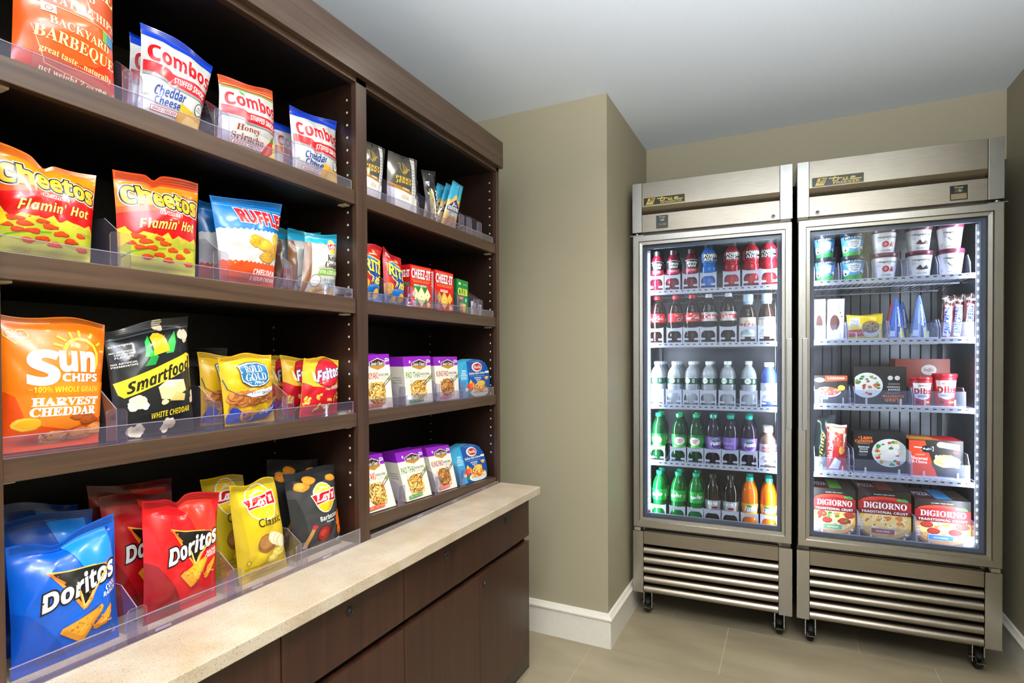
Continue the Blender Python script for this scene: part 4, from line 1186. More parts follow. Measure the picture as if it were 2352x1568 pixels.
# right bay, top shelf
R1, R2, R3 = 1.638+.0005, 1.3556+.0005, 1.0597+.0005
GA = 'snacks on the top right shelf'
bag('jerky_pouch', 'grey and white jerky pouch partly hidden behind the shelf divider', 'jerky pouch', GA, [(1.163, 1.800), (1.294, 1.810), (1.258, R1), (1.156, R1)], -1.03, -1.05, '#46433d', art_jerky(), seed=51, T=.014, nu=14, nv=18, crease=.001, pinch=.0, nw=.002, zw=0, top=.04, bot=.03)
bag('jerky_pouch', 'grey and white jerky pouch standing fully in view', 'jerky pouch', GA, [(1.298, 1.809), (1.440, 1.824), (1.409, R1), (1.266, R1)], -1.03, -1.05, '#46433d', art_jerky(), seed=52, T=.014, nu=14, nv=18, crease=.001, pinch=.0, nw=.002, zw=0, top=.04, bot=.03)
bag('nut_pouch', 'narrow black pistachio pouch leaning behind another', 'nut pouch', GA, [(1.455, 1.795), (1.52, 1.79), (1.517, R1), (1.46, R1)], -1.09, -1.105, '#161616', art_pist(), True, seed=53, T=.01, nu=10, nv=16, nw=.002, zw=0, top=.05)
bag('nut_pouch', 'narrow black pistachio pouch in front', 'nut pouch', GA, [(1.464, 1.803), (1.541, 1.818), (1.53, R1), (1.474, R1)], -1.03, -1.05, '#1a1a1a', art_pist(), True, seed=54, T=.011, nu=10, nv=16, nw=.002, zw=0, top=.05)
for i, (q, x) in enumerate((([(1.602, 1.806), (1.662, 1.814), (1.62, R1), (1.555, R1)], -1.115), ([(1.625, 1.812), (1.69, 1.814), (1.615, R1), (1.548, R1)], -1.09), ([(1.645, 1.815), (1.712, 1.815), (1.625, R1), (1.55, R1)], -1.066), ([(1.638, 1.817), (1.707, 1.814), (1.632, R1), (1.545, R1)], -1.034))):
    bag('nut_pouch', 'teal and tan almond pouch, %s from the back of the leaning four' % ORD[i], 'nut pouch', 'almond pouches fanned on the top right shelf', q, x, x-.008, '#2f9fc4', art_alm(), True, seed=55+i, T=.009, nu=10, nv=14, nw=.001, zw=0, pinch=.01, top=.05)
bag('cracker_bag', 'red and blue cracker sandwich bag beside the shelf divider', 'cracker bag', 'crackers on the second right shelf', [(1.160, 1.519), (1.262, 1.519), (1.241, R2), (1.157, R2)], -1.035, -1.045, '#b8141c', art_cracker_bag(), seed=61, T=.022, nu=16, nv=22, crease=.0015)
bag('cracker_bag', 'red and blue cracker sandwich bag beside the red cartons', 'cracker bag', 'crackers on the second right shelf', [(1.262, 1.522), (1.352, 1.497), (1.350, R2), (1.258, R2)], -1.035, -1.045, '#b8141c', art_cracker_bag(), seed=62, T=.022, nu=16, nv=22, crease=.0015)

# ------------------------------------------------------------ cartons
def plane4(a, b, c, d):
    return np.array([[a, b], [d, c]], float)
def carton(name, label, cat, group, quad, xb, xt, depth, base, front, side=None, top=None, scol=None, tcol=None, res=2, kind='card', jig=0):
    TL, TR, BR, BL = quad
    f = [np.array((xt, *TL)), np.array((xt, *TR)), np.array((xb, *BR)), np.array((xb, *BL))]
    n = np.cross(f[2]-f[3], f[0]-f[3])
    n /= np.linalg.norm(n)
    b = [p-np.array((depth, 0, 0)) for p in f]
    low = min(p[2] for p in b[2:])
    org = (f[2]+f[3]+b[2]+b[3])/4
    sk = Skin()
    def face(a0, a1, a2, a3, col, items):   # BL BR TR TL
        Pg = plane4(a0, a1, a2, a3)
        N = sk.grid(Pg, M(col, kind))
        if items:
            asp = np.linalg.norm(a3-a0)/np.linalg.norm(a1-a0)
            sk.art(Pg, N, wrap(items, asp, 1, 1, False, res), kind, base=.0002, step=.0001)
    face(f[3], f[2], f[1], f[0], base, front)
    face(b[3], f[3], f[0], b[0], scol or base, side)
    face(f[2], b[2], b[1], f[1], scol or base, None)
    face(f[0], f[1], b[1], b[0], tcol or base, top)
    face(b[3], b[2], f[2], f[3], base, None)
    face(b[2], b[3], b[0], b[1], base, None)
    o = sk.build(name, tuple(org))
    return tag(o, label, cat, group)
GB = 'crackers on the second right shelf'
side_sq = [('t', Wt, 'CHEEZ-IT', 'b', .1, .72, .95, .88, {'off': .02}), ('r', '#2e7a3c', .3, .52, .95, .6)]
carton('cracker_box', 'red cheese cracker box with a green panel', 'cracker box', GB, [(1.376, 1.487), (1.486, 1.489), (1.487, R2), (1.378, R2)], -1.03, -1.03, .06, '#d80f14', art_square('w'), side_sq, None, '#c20d12')
nutri = [('r', '#d8d0c8', .1, .05, .9, .95)]+[('r', '#4a4644', .2, .1+i*.065, .8, .125+i*.065) for i in range(13)]
carton('cracker_box', 'red cheese cracker box without a green panel', 'cracker box', GB, [(1.508, 1.490), (1.618, 1.489), (1.616, R2), (1.506, R2)], -1.03, -1.03, .06, '#d80f14', art_square('o'), nutri, None, '#c20d12')
carton('cracker_box', 'small green cracker box with yellow lettering', 'cracker box', GB, [(1.640, 1.477), (1.716, 1.474), (1.715, R2), (1.639, R2)], -1.03, -1.03, .05, '#17803a', art_club(), [('b', '#e2a24a', .4, .85, .2, .1, 3)], None, '#0f5c2a')
nside = [('r', '#7a14a0', 0, .8, 1, 1), ('r', '#8a8478', .2, .55, .8, .57), ('r', '#8a8478', .2, .5, .8, .52), ('r', '#8a8478', .2, .45, .8, .47)]
GN, GM = 'noodle boxes on the third right shelf', 'noodle boxes on the slipped lowest shelf'
NB = (('TERIYAKI', '#c2471e', '#d85a34', 't1', 'teriyaki noodle bowl box with orange lettering'), ('PAD THAI', '#5c8a2e', '#5a9a5c', 't2', 'pad thai noodle bowl box with green lettering'), ('KUNG PAO', '#a82a1e', '#d86470', 'k3', 'kung pao noodle bowl box with dark red lettering'))
Q3 = ([(1.153, 1.208), (1.272, 1.214), (1.279, R3), (1.1535, R3)], [(1.338, 1.205), (1.478, 1.208), (1.480, R3), (1.341, R3)], [(1.497, 1.205), (1.640, 1.206), (1.640, R3), (1.504, R3)])
for (nm, c1, c2, sd, l), q in zip(NB, Q3):
    carton('noodle_box', l+' on the third right shelf', 'noodle box', GN, q, -1.0215, -1.031, .055, '#e6e2d6', art_noodle(nm, c1, c2, sd), nside, None, '#c9c2b2', '#7a14a0')
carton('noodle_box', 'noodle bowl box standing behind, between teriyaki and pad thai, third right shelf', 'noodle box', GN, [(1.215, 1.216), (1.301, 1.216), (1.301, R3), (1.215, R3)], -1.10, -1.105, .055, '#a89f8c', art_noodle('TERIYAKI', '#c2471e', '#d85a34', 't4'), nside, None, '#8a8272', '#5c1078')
def dz(y):
    return .7785-(y-1.155)*.0465+.0008
Q4 = ([(1.163, .9285), (1.275, .9255), (1.290, 0), (1.1615, 0)], [(1.336, .915), (1.471, .911), (1.470, 0), (1.341, 0)], [(1.495, .907), (1.631, .899), (1.623, 0), (1.503, 0)])
for (nm, c1, c2, sd, l), q in zip(NB, Q4):
    q = [q[0], q[1], (q[2][0], dz(q[2][0])), (q[3][0], dz(q[3][0]))]
    carton('noodle_box', l+' on the slipped lowest shelf', 'noodle box', GM, q, -1.0215, -1.062, .05, '#e6e2d6', art_noodle(nm, c1, c2, sd), nside, None, '#c9c2b2', '#7a14a0')
q = [(1.21, .928), (1.296, .925), (1.296, dz(1.296)), (1.21, dz(1.21))]
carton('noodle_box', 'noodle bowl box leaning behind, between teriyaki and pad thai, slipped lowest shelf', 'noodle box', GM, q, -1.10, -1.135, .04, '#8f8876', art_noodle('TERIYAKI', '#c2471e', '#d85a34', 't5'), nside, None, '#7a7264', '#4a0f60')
OUTL = [(.04, 0), (.9, 0), (.98, .2), (1, .45), (.97, .7), (.85, .9), (.65, .985), (.45, 1), (.22, .93), (.1, .8), (.02, .55), (0, .3)]
def pasta(label, group, quad, xb, xt, depth):
    TL, TR, BR, BL = quad
    f = [np.array((xb, *BL)), np.array((xb, *BR)), np.array((xt, *TR)), np.array((xt, *TL))]
    Pg = plane4(*f)
    n = np.cross(f[1]-f[0], f[3]-f[0])
    n /= np.linalg.norm(n)
    hv = np.array((depth, 0, 0))
    org = (f[0]+f[1])/2-hv/2
    sk = Skin()
    g = np.array(OUTL)
    p = sample(Pg, g[:, 0], g[:, 1])
    m = len(OUTL)
    t = tessellate_polygon([[Vector((x, y, 0)) for x, y in OUTL]])
    k = sk.mi(M('#0f4f9e', 'card'))
    b0 = len(sk.v)
    for off, sg in ((0, 1), (1, -1)):
        b = len(sk.v)
        sk.v.extend(map(tuple, p-hv*off))
        sk.n.extend([tuple(n*sg)]*m)
        for q in t:
            a = p[q[1]]-p[q[0]]
            c = p[q[2]]-p[q[0]]
            q = tuple(q) if np.dot(np.cross(a, c), n)*sg > 0 else tuple(q[::-1])
            sk.f.append(tuple(i+b for i in q))
            sk.m.append(k)
    k2 = sk.mi(M('#4aa9cf', 'card'))
    for i in range(m):
        j = (i+1) % m
        b = len(sk.v)
        nn = np.cross(p[j]-p[i], n)
        nn /= np.linalg.norm(nn)
        sk.v.extend([tuple(p[i]), tuple(p[j]), tuple(p[j]-hv), tuple(p[i]-hv)])
        sk.n.extend([tuple(nn)]*4)
        sk.f.append((b, b+3, b+2, b+1))
        sk.m.append(k2)
    N = np.broadcast_to(n, Pg.shape)
    sk.art(Pg, N, wrap(art_pasta(), .75, 1, 1, False, 2), 'card', base=.0002, step=.0001)
    tag(sk.build('pasta_meal', tuple(org)), label, 'pasta meal', group)
pasta('round blue pasta meal sleeve at the right end of the third shelf', 'pasta meals', [(1.652, 1.198), (1.868, 1.197), (1.862, R3), (1.648, R3)], -1.0215, -1.03, .05)
pasta('round blue pasta meal sleeve at the right end of the slipped lowest shelf', 'pasta meals', [(1.648, .893), (1.862, .875), (1.850, dz(1.85)), (1.644, dz(1.644))], -1.0215, -1.058, .045)
# blank white tag holders clipped beside the green cracker box
for i, (y, x) in enumerate(((1.725, -1.022), (1.752, -1.03), (1.775, -1.022))):
    m = MB().box(x, y, R2, x-.0015, y+.022, R2+.050-.004*i, M('#dcdad6', 'plastic')).box(x+.0006, y+.004, R2+.022, x, y+.018, R2+.034, M('#8a8580', 'plastic')).box(x-.0015, y+.009, R2, x-.03, y+.013, R2+.04, ACRYL)
    tag(m.build('tag_holder', None, (x, y, R2), 0, False), 'white plastic tag holder, %s right of the green cracker box' % ORD[i], 'tag holder', 'white tag holders on the second right shelf')
# ------------------------------------------------------------ refrigerators (turned a little to the room)
DL = math.radians(2.735)
FD = 2.56
def FW(s, d, z=0):
    return (s*math.cos(DL)-d*math.sin(DL), s*math.sin(DL)+d*math.cos(DL), z)
LEDM = emit('led_strip_light', '#e8edff', 9.0)
RAILM = M('#b6bacb', 'plastic')
SLOT = M('#2c3046', 'matte')
GASK = M('#5a5f6e', 'rubber')
WIRE = M('#d4d8e4', 'plastic')
CH = M('#c9ccd0', 'chrome')
GOLD = '#d8c04a'
def ring(m, a, ya, b, yb, mat):
    """four mitred faces between rectangles a and b = (x0, z0, x1, z1) at depths ya and yb"""
    pa = [(a[0], ya, a[1]), (a[2], ya, a[1]), (a[2], ya, a[3]), (a[0], ya, a[3])]
    pb = [(b[0], yb, b[1]), (b[2], yb, b[1]), (b[2], yb, b[3]), (b[0], yb, b[3])]
    for i in range(4):
        j = (i+1) % 4
        m.add([pa[i], pa[j], pb[j], pb[i]], [(0, 1, 2, 3)], mat)
def inset(r, k):
    return (r[0]+k, r[1]+k, r[2]-k, r[3]-k)
def flat_art(name, parent, x0, z0, x1, z1, y, base, items, kind='gloss', t=.002):
    sk = Skin()
    Pg = np.array([[(x0, y, z0), (x1, y, z0)], [(x0, y, z1), (x1, y, z1)]], float)
    N = sk.grid(Pg, M(base, kind))
    for a, b in (((x0, z0), (x1, z0)), ((x1, z0), (x1, z1)), ((x1, z1), (x0, z1)), ((x0, z1), (x0, z0))):
        Q = np.array([[(a[0], y+t, a[1]), (b[0], y+t, b[1])], [(a[0], y, a[1]), (b[0], y, b[1])]], float)
        sk.grid(Q, M(base, kind))
    sk.art(Pg, N, wrap(items, (z1-z0)/(x1-x0), 1, 1, False, 3), kind, base=.0003, step=.00008)
    return sk.build(name, (0, 0, 0), parent)

def cooler(name, label, s0, s1, word, handle_s, glass, lips, led_sides, disp, lock, badge, fin_back):
    sc = (s0+s1)/2
    root = thing(name, label, 'refrigerator' if word == 'REFRIGERATOR' else 'freezer', FW(sc, FD), DL)
    h = (s1-s0)/2
    X = lambda s: s-sc
    # shell and liner
    m = MB()
    m.box(-h+.004, .05, .40, -h+.042, .72, 1.965, STEEL).box(h-.042, .05, .40, h-.004, .72, 1.965, STEEL).box(-h+.004, .05, 1.765, h-.004, .72, 1.965, STEEL)
    m.box(-h+.004, .69, .40, h-.004, .72, 1.765, STEEL).box(-h+.004, .05, .125, -h+.02, .72, .40, STEEL).box(h-.02, .05, .125, h-.004, .72, .40, STEEL).box(-h+.004, .05, .40, h-.004, .72, .44, STEEL)
    m.box(-h+.02, .06, .13, h-.02, .70, .395, M('#101012', 'matte'))
    m.build('cabinet_shell', root)
    m = MB()
    m.box(-h+.0425, .052, .4405, -h+.046, .688, 1.764, LINER).box(h-.046, .052, .4405, h-.0425, .688, 1.764, LINER).box(-h+.0465, .05, .4405, h-.0465, .688, .452, LINER).box(-h+.0465, .052, 1.745, h-.0465, .688, 1.764, LINER)
    m.box(-h+.0465, .62, .452, h-.0465, .688, 1.745, LINER)
    if fin_back:
        for i in range(14):
            xx = -h+.07+i*(2*h-.14)/13
            m.box(xx-.002, .615, .50, xx+.002, .62, 1.70, M('#22252c', 'matte'))
    for xx in (-h+.047, h-.0492):
        for yy in (.09, .52):
            m.box(xx, yy, .47, xx+.0026, yy+.016, 1.72, CH)
    m.build('liner', root)
    # header
    st = .0425
    m = MB()
    m.box(-h, 0, 1.7685, -h+st, .09, 1.992, STEEL_V).box(h-st-.004, 0, 1.7685, h, .09, 1.992, STEEL_V)
    a, b = -h+st+.001, h-st-.005
    m.box(a, .003, 1.8825, b, .09, 1.992, STEEL).box(a, .003, 1.7685, b, .09, 1.848, STEEL)
    m.add([(a, .003, 1.8825), (b, .003, 1.8825), (b, .030, 1.848), (a, .030, 1.848)], [(0, 1, 2, 3)], STEEL)
    m.add([(a, .003, 1.848), (a, .03, 1.848), (a, .003, 1.8825)], [(0, 1, 2)], STEEL)
    m.add([(b, .003, 1.848), (b, .03, 1.848), (b, .003, 1.8825)], [(0, 1, 2)], STEEL)
    m.box(a, .03, 1.848, b, .09, 1.8825, BLACKM)
    m.build('header_panel', root, (0, 0, 0), .0008, False)
    bx0, bz1, bx1, bz0 = X(badge[0]), badge[1], X(badge[2]), badge[3]
    it = [('r', GOLD, 0, 0, 1, 1), ('r', '#14110c', .012, .04, .988, .96), ('p', GOLD, [(.07, .12), (.24, .12), (.30, .86), (.13, .86)]), ('p', '#8a2a1c', [(.155, .60), (.20, .60), (.22, .80), (.175, .80)]), ('l', '#14110c', [(.105, .50), (.26, .52)], .012),
          ('t', '#14110c', 'TM', 'b', .155, .56, .275, .82), ('t', '#7a6a20', 'TRUE', 'b', .105, .24, .25, .46), ('l', GOLD, [(.34, .74), (.52, .74)], .022), ('l', GOLD, [(.45, .90), (.41, .46), (.47, .44), (.49, .5)], .02), ('l', GOLD, [(.515, .68), (.50, .45)], .02), ('l', GOLD, [(.51, .64), (.56, .70), (.585, .67)], .02),
          ('l', GOLD, [(.625, .70), (.605, .47), (.66, .46), (.68, .70)], .02), ('l', GOLD, [(.68, .5), (.70, .45)], .02), ('l', GOLD, [(.745, .58), (.83, .62), (.82, .70), (.76, .70), (.74, .5), (.78, .45), (.90, .46), (.94, .46)], .02), ('t', GOLD, word, 'n', .42, .12, .92, .34, {'off': .01})]
    flat_art('name_badge', root, bx0, bz0, bx1, bz1, .001, '#14110c', it)
    dx0, dz1, dx1, dz0 = X(disp[0]), disp[1], X(disp[2]), disp[3]
    it = [('r', '#1a1a18', 0, 0, 1, 1), ('t', '#c9b968', 'True', 'i', .25, .80, .75, .93), ('r', '#3d433c', .24, .52, .76, .76), ('t', '#aab4a4', '38' if fin_back == 0 else '-5', 'b', .34, .56, .66, .72), ('r', '#3a3428' if not fin_back else '#8c7d62', .06, .06, .94, .44), ('t', '#c08a4a', 'True Mfg.', 'i', .2, .24, .84, .34)]
    flat_art('temperature_display', root, dx0, dz0, dx1, dz1, .001, '#1a1a18', it)
    m = MB()
    kx, kz = X(lock[0]), lock[1]
    vs = []
    for r, yy in ((.009, .003), (.009, .0), (.006, -.001), (.006, .0005), (.0001, .0005)):
        vs += [(kx+r*math.cos(2*PI*i/16), yy, kz+r*math.sin(2*PI*i/16)) for i in range(16)]
    m.add(vs, [(j*16+i, j*16+(i+1) % 16, (j+1)*16+(i+1) % 16, (j+1)*16+i) for j in range(4) for i in range(16)], CH, True)
    m.box(kx-.001, .0, kz-.004, kx+.001, .0004, kz+.004, BLACKM)
    m.build('lock', root)
    # door with glass
    R0 = (-h+.003, .4245, h-.002, 1.7535)
    g = (X(glass[0]), glass[3], X(glass[1]), glass[2])
    k = [abs(g[i]-R0[i]) for i in range(4)]
    mid = lambda t: tuple(R0[i]+(g[i]-R0[i])*t for i in range(4))
    m = MB()
    ring(m, R0, .046, R0, -.006, STEEL_V)
    ring(m, R0, -.006, mid(.05), -.008, STEEL_V)
    ring(m, mid(.05), -.008, mid(.60), -.008, STEEL_V)
    ring(m, mid(.60), -.008, mid(.66), -.001, STEEL_V)
    ring(m, mid(.66), -.001, mid(.94), .000, STEEL_V)
    ring(m, mid(.94), .000, g, .006, STEEL_V)
    ring(m, g, .006, g, .034, STEEL_V)
    ring(m, g, .034, R0, .046, STEEL_V)
    door = m.build('door', root, (0, 0, 0), 0, False)
    m = MB()
    ring(m, g, .018, inset(g, .014), .018, GASK)
    ring(m, inset(g, .014), .018, inset(g, .014), .034, GASK)
    m.build('gasket', door, (0, 0, 0), 0, False)
    MB().box(g[0], .012, g[1], g[2], .0145, g[3], PANE).build('glass_pane', door, (0, 0, 0), 0, False)
    hx0, hx1 = X(handle_s[0]), X(handle_s[1])
    m = MB().box(hx0, -.016, .900, hx1, -.009, 1.275, STEEL_V).box(hx0+.004, -.010, .915, hx1-.004, -.006, 1.26, BLACKM)
    m.build('handle', door, (0, 0, 0), .0015)
    hs = -h+.02 if handle_s[0] > sc else h-.02
    m = MB().lathe([(.009, 0), (.009, .007), (.006, .009)], CH, 14, hs, .01, 1.757).box(hs-.03, .0, 1.7545, hs+.03, .02, 1.757, CH).box(hs-.014, -.002, .406, hs+.014, .02, .421, CH)
    m.build('hinge', root)
    # grille
    m = MB()
    m.box(-h, 0, .121, -h+.046, .05, .403, STEEL_V).box(h-.05, 0, .121, h, .05, .403, STEEL_V)
    ga, gb = -h+.048, h-.052
    m.box(ga, .003, .3455, gb, .03, .403, STEEL).box(ga, .05, .125, gb, .055, .345, BLACKM)
    for i in range(5):
        zt = .332-i*.0445
        prof = [(.028, zt+.002), (.016, zt), (.006, zt-.006), (.001, zt-.014), (.000, zt-.022), (.002, zt-.028), (.008, zt-.031), (.028, zt-.031)]
        n = len(prof)
        vs = [(ga, y, z) for y, z in prof]+[(gb, y, z) for y, z in prof]
        m.add(vs, [(q, q+1, q+1+n, q+n) for q in range(n-1)], STEEL, True)
        m.add(vs, [tuple(range(n)), tuple(range(n, 2*n))[::-1]], STEEL)
    m.build('grille', root, (0, 0, 0), 0, False)
    # casters
    for cx, cy, br in ((-h+.055, .085, 1), (h-.045, .10, 1), (-h+.055, .62, 0), (h-.045, .62, 0)):
        m = MB()
        n = 20
        prof = [(.012, -.011), (.034, -.013), (.040, -.009), (.041, 0), (.040, .009), (.034, .013), (.012, .011)]
        vs, fs = [], []
        for r, w in prof:
            vs += [(cx+w, cy+r*math.cos(2*PI*i/n), .0412+r*math.sin(2*PI*i/n)) for i in range(n)]
        for j in range(len(prof)-1):
            fs += [(j*n+i, j*n+(i+1) % n, (j+1)*n+(i+1) % n, (j+1)*n+i) for i in range(n)]
        wl = MB()
        wl.add(vs, fs, M('#1b1b1c', 'rubber'), True)
        wl.lathe([(.0001, -.0), (.0001, .0001)], BLACKM, 4, cx, cy, .0412)
        m.box(cx-.020, cy-.018, .028, cx-.0165, cy+.02, .118, CH).box(cx+.0165, cy-.018, .028, cx+.020, cy+.02, .118, CH).box(cx-.020, cy-.02, .108, cx+.020, cy+.035, .1115, CH).box(cx-.03, cy-.03, .1115, cx+.03, cy+.045, .1245, M('#3a3a3c', 'matte'))
        m.tube([(cx-.026, cy, .0412), (cx+.026, cy, .0412)], .004, CH)
        c = m.build('caster', root)
        wl.build('wheel', c)
        if br:
            MB().add([(cx-.012, cy-.02, .06), (cx+.012, cy-.02, .06), (cx+.016, cy-.058, .040), (cx-.016, cy-.058, .040), (cx-.012, cy-.02, .064), (cx+.012, cy-.02, .064), (cx+.016, cy-.060, .043), (cx-.016, cy-.060, .043)],
                     [(0, 1, 2, 3), (7, 6, 5, 4), (0, 4, 5, 1), (1, 5, 6, 2), (2, 6, 7, 3), (3, 7, 4, 0)], CH).build('brake_lever', c)
    # wire shelves
    for zt in lips[:-1]:
        m = MB()
        y0, y1 = .052, .60
        nn = 30
        for i in range(nn):
            xx = -h+.055+(2*h-.11)*i/(nn-1)
            m.box(xx-.0016, y0, zt-.006, xx+.0016, y1, zt-.0028, WIRE)
        for yy in (.056, .3, .596):
            m.box(-h+.05, yy-.003, zt-.0115, h-.05, yy+.003, zt-.0062, WIRE)
        sh = m.build('wire_shelf', root, (0, 0, 0), 0, False)
        m = MB().box(-h+.05, .044, zt-.019, h-.05, .051, zt, RAILM)
        nd = 22
        for i in range(nd):
            xx = -h+.066+(2*h-.132)*i/(nd-1)
            m.box(xx-.0055, .0434, zt-.0085, xx+.0055, .0441, zt-.0045, SLOT)
        m.build('front_rail', sh, (0, 0, 0), 0, False)
    # LED strips behind the door posts; each second strip is an unseen added fill
    for si, (side, pw) in enumerate(led_sides):
        xs = (g[0]+(.0125, .001)[si]) if side < 0 else (g[2]-(.0215, .0145)[si])
        st_ = MB().box(xs, .0345, .49, xs+.014, .042, 1.690, M('#d9dde6', 'plastic')).build('light_strip', root)
        m = MB()
        for i in range(40):
            z = .50+i*.0295
            m.box(xs+.003, .042, z, xs+.011, .043, z+.012, LEDM)
            if si == 0:
                m.box(xs+.004, .0335, z, xs+.010, .0345, z+(.010 if side > 0 else .027), LEDM)
        m.build('diode_row', st_, (0, 0, 0), 0, False)
        sx, sy, _ = FW(sc+xs+(.018 if side < 0 else -.004), FD+.039)
        lamp('cooler_led', 'AREA', (sx, sy, 1.10), pw, (0.86, 0.91, 1.0), (math.radians(90), 0, DL+math.radians(48*side)), shape='RECTANGLE', size=.012, size_y=1.25)
    return root

LIPS_R = (1.505, 1.264, .983, .722, .4525)
LIPS_F = (1.511, 1.266, 1.001, .722, .4525)
cooler('display_refrigerator', 'narrow stainless glass-door refrigerator full of bottled drinks, beside the pillar', -.52, .137, 'REFRIGERATOR', (.114, .135), (-.4716, .095, 1.7085, .472), LIPS_R, ((-1, 6.5), (1, 3.6)),
       (-.413, 1.838, -.3605, 1.7805), (.065, 1.785), (-.471, 1.924, -.2866, 1.888), 0)
cooler('display_freezer', 'stainless glass-door freezer full of ice cream and boxed meals, beside the right wall', .154, .822, 'FREEZER', (.172, .192), (.203, .772, 1.7085, .467), LIPS_F, ((1, 6.2), (-1, 4.2)),
       (.6615, 1.832, .715, 1.778), (.2275, 1.783), (.2056, 1.924, .389, 1.885), 1)
# ------------------------------------------------------------ bottles
def smooth_prof(pts, n=3):
    out = []
    P_ = [pts[0]]+list(pts)+[pts[-1]]
    for i in range(1, len(P_)-2):
        for k in range(n):
            t = k/n
            q = []
            for a, b, c, d in zip(P_[i-1], P_[i], P_[i+1], P_[i+2]):
                q.append(.5*((2*b)+(-a+c)*t+(2*a-5*b+4*c-d)*t*t+(-a+3*b-3*c+d)*t**3))
            out.append((max(q[0], 1e-4), q[1]))
    out.append(pts[-1])
    return out
def radius_at(prof, z):
    for (r0, z0), (r1, z1) in zip(prof, prof[1:]):
        if z0 <= z <= z1 and z1 > z0:
            return r0+(r1-r0)*(z-z0)/(z1-z0)
    return prof[-1][0]
PROF = {
 'contour': [(.020, 0), (.030, .003), (.0335, .012), (.0335, .03), (.0320, .050), (.0305, .066), (.0320, .08), (.0335, .092), (.0335, .132), (.0325, .145), (.0280, .165), (.0205, .182), (.0148, .193), (.0128, .199), (.0128, .203)],
 'water': [(.026, 0), (.0318, .004), (.0325, .012), (.0325, .085), (.0318, .088), (.0325, .092), (.0325, .122), (.0310, .138), (.0250, .156), (.0150, .170), (.0128, .176), (.0128, .183)],
 'sport': [(.026, 0), (.0325, .005), (.0340, .012), (.0340, .088), (.0315, .098), (.0308, .106), (.0335, .114), (.0340, .122), (.0335, .150), (.0270, .168), (.0195, .177), (.0185, .183)],
 'juice': [(.024, 0), (.0300, .004), (.0315, .012), (.0315, .050), (.0285, .072), (.0275, .090), (.0290, .112), (.0285, .132), (.0230, .149), (.0170, .160), (.0160, .166)],
 'tea': [(.026, 0), (.0330, .005), (.0342, .014), (.0342, .100), (.0335, .115), (.0290, .137), (.0215, .155), (.0190, .164), (.0188, .176)],
 'vitamin': [(.026, 0), (.0325, .005), (.0338, .014), (.0338, .118), (.0320, .138), (.0245, .158), (.0190, .168), (.0188, .173)],
 'iced': [(.026, 0), (.0330, .004), (.0340, .012), (.0340, .098), (.0305, .118), (.0205, .133), (.0190, .142), (.0190, .150)],
}
PROF = {k: smooth_prof(v) for k, v in PROF.items()}
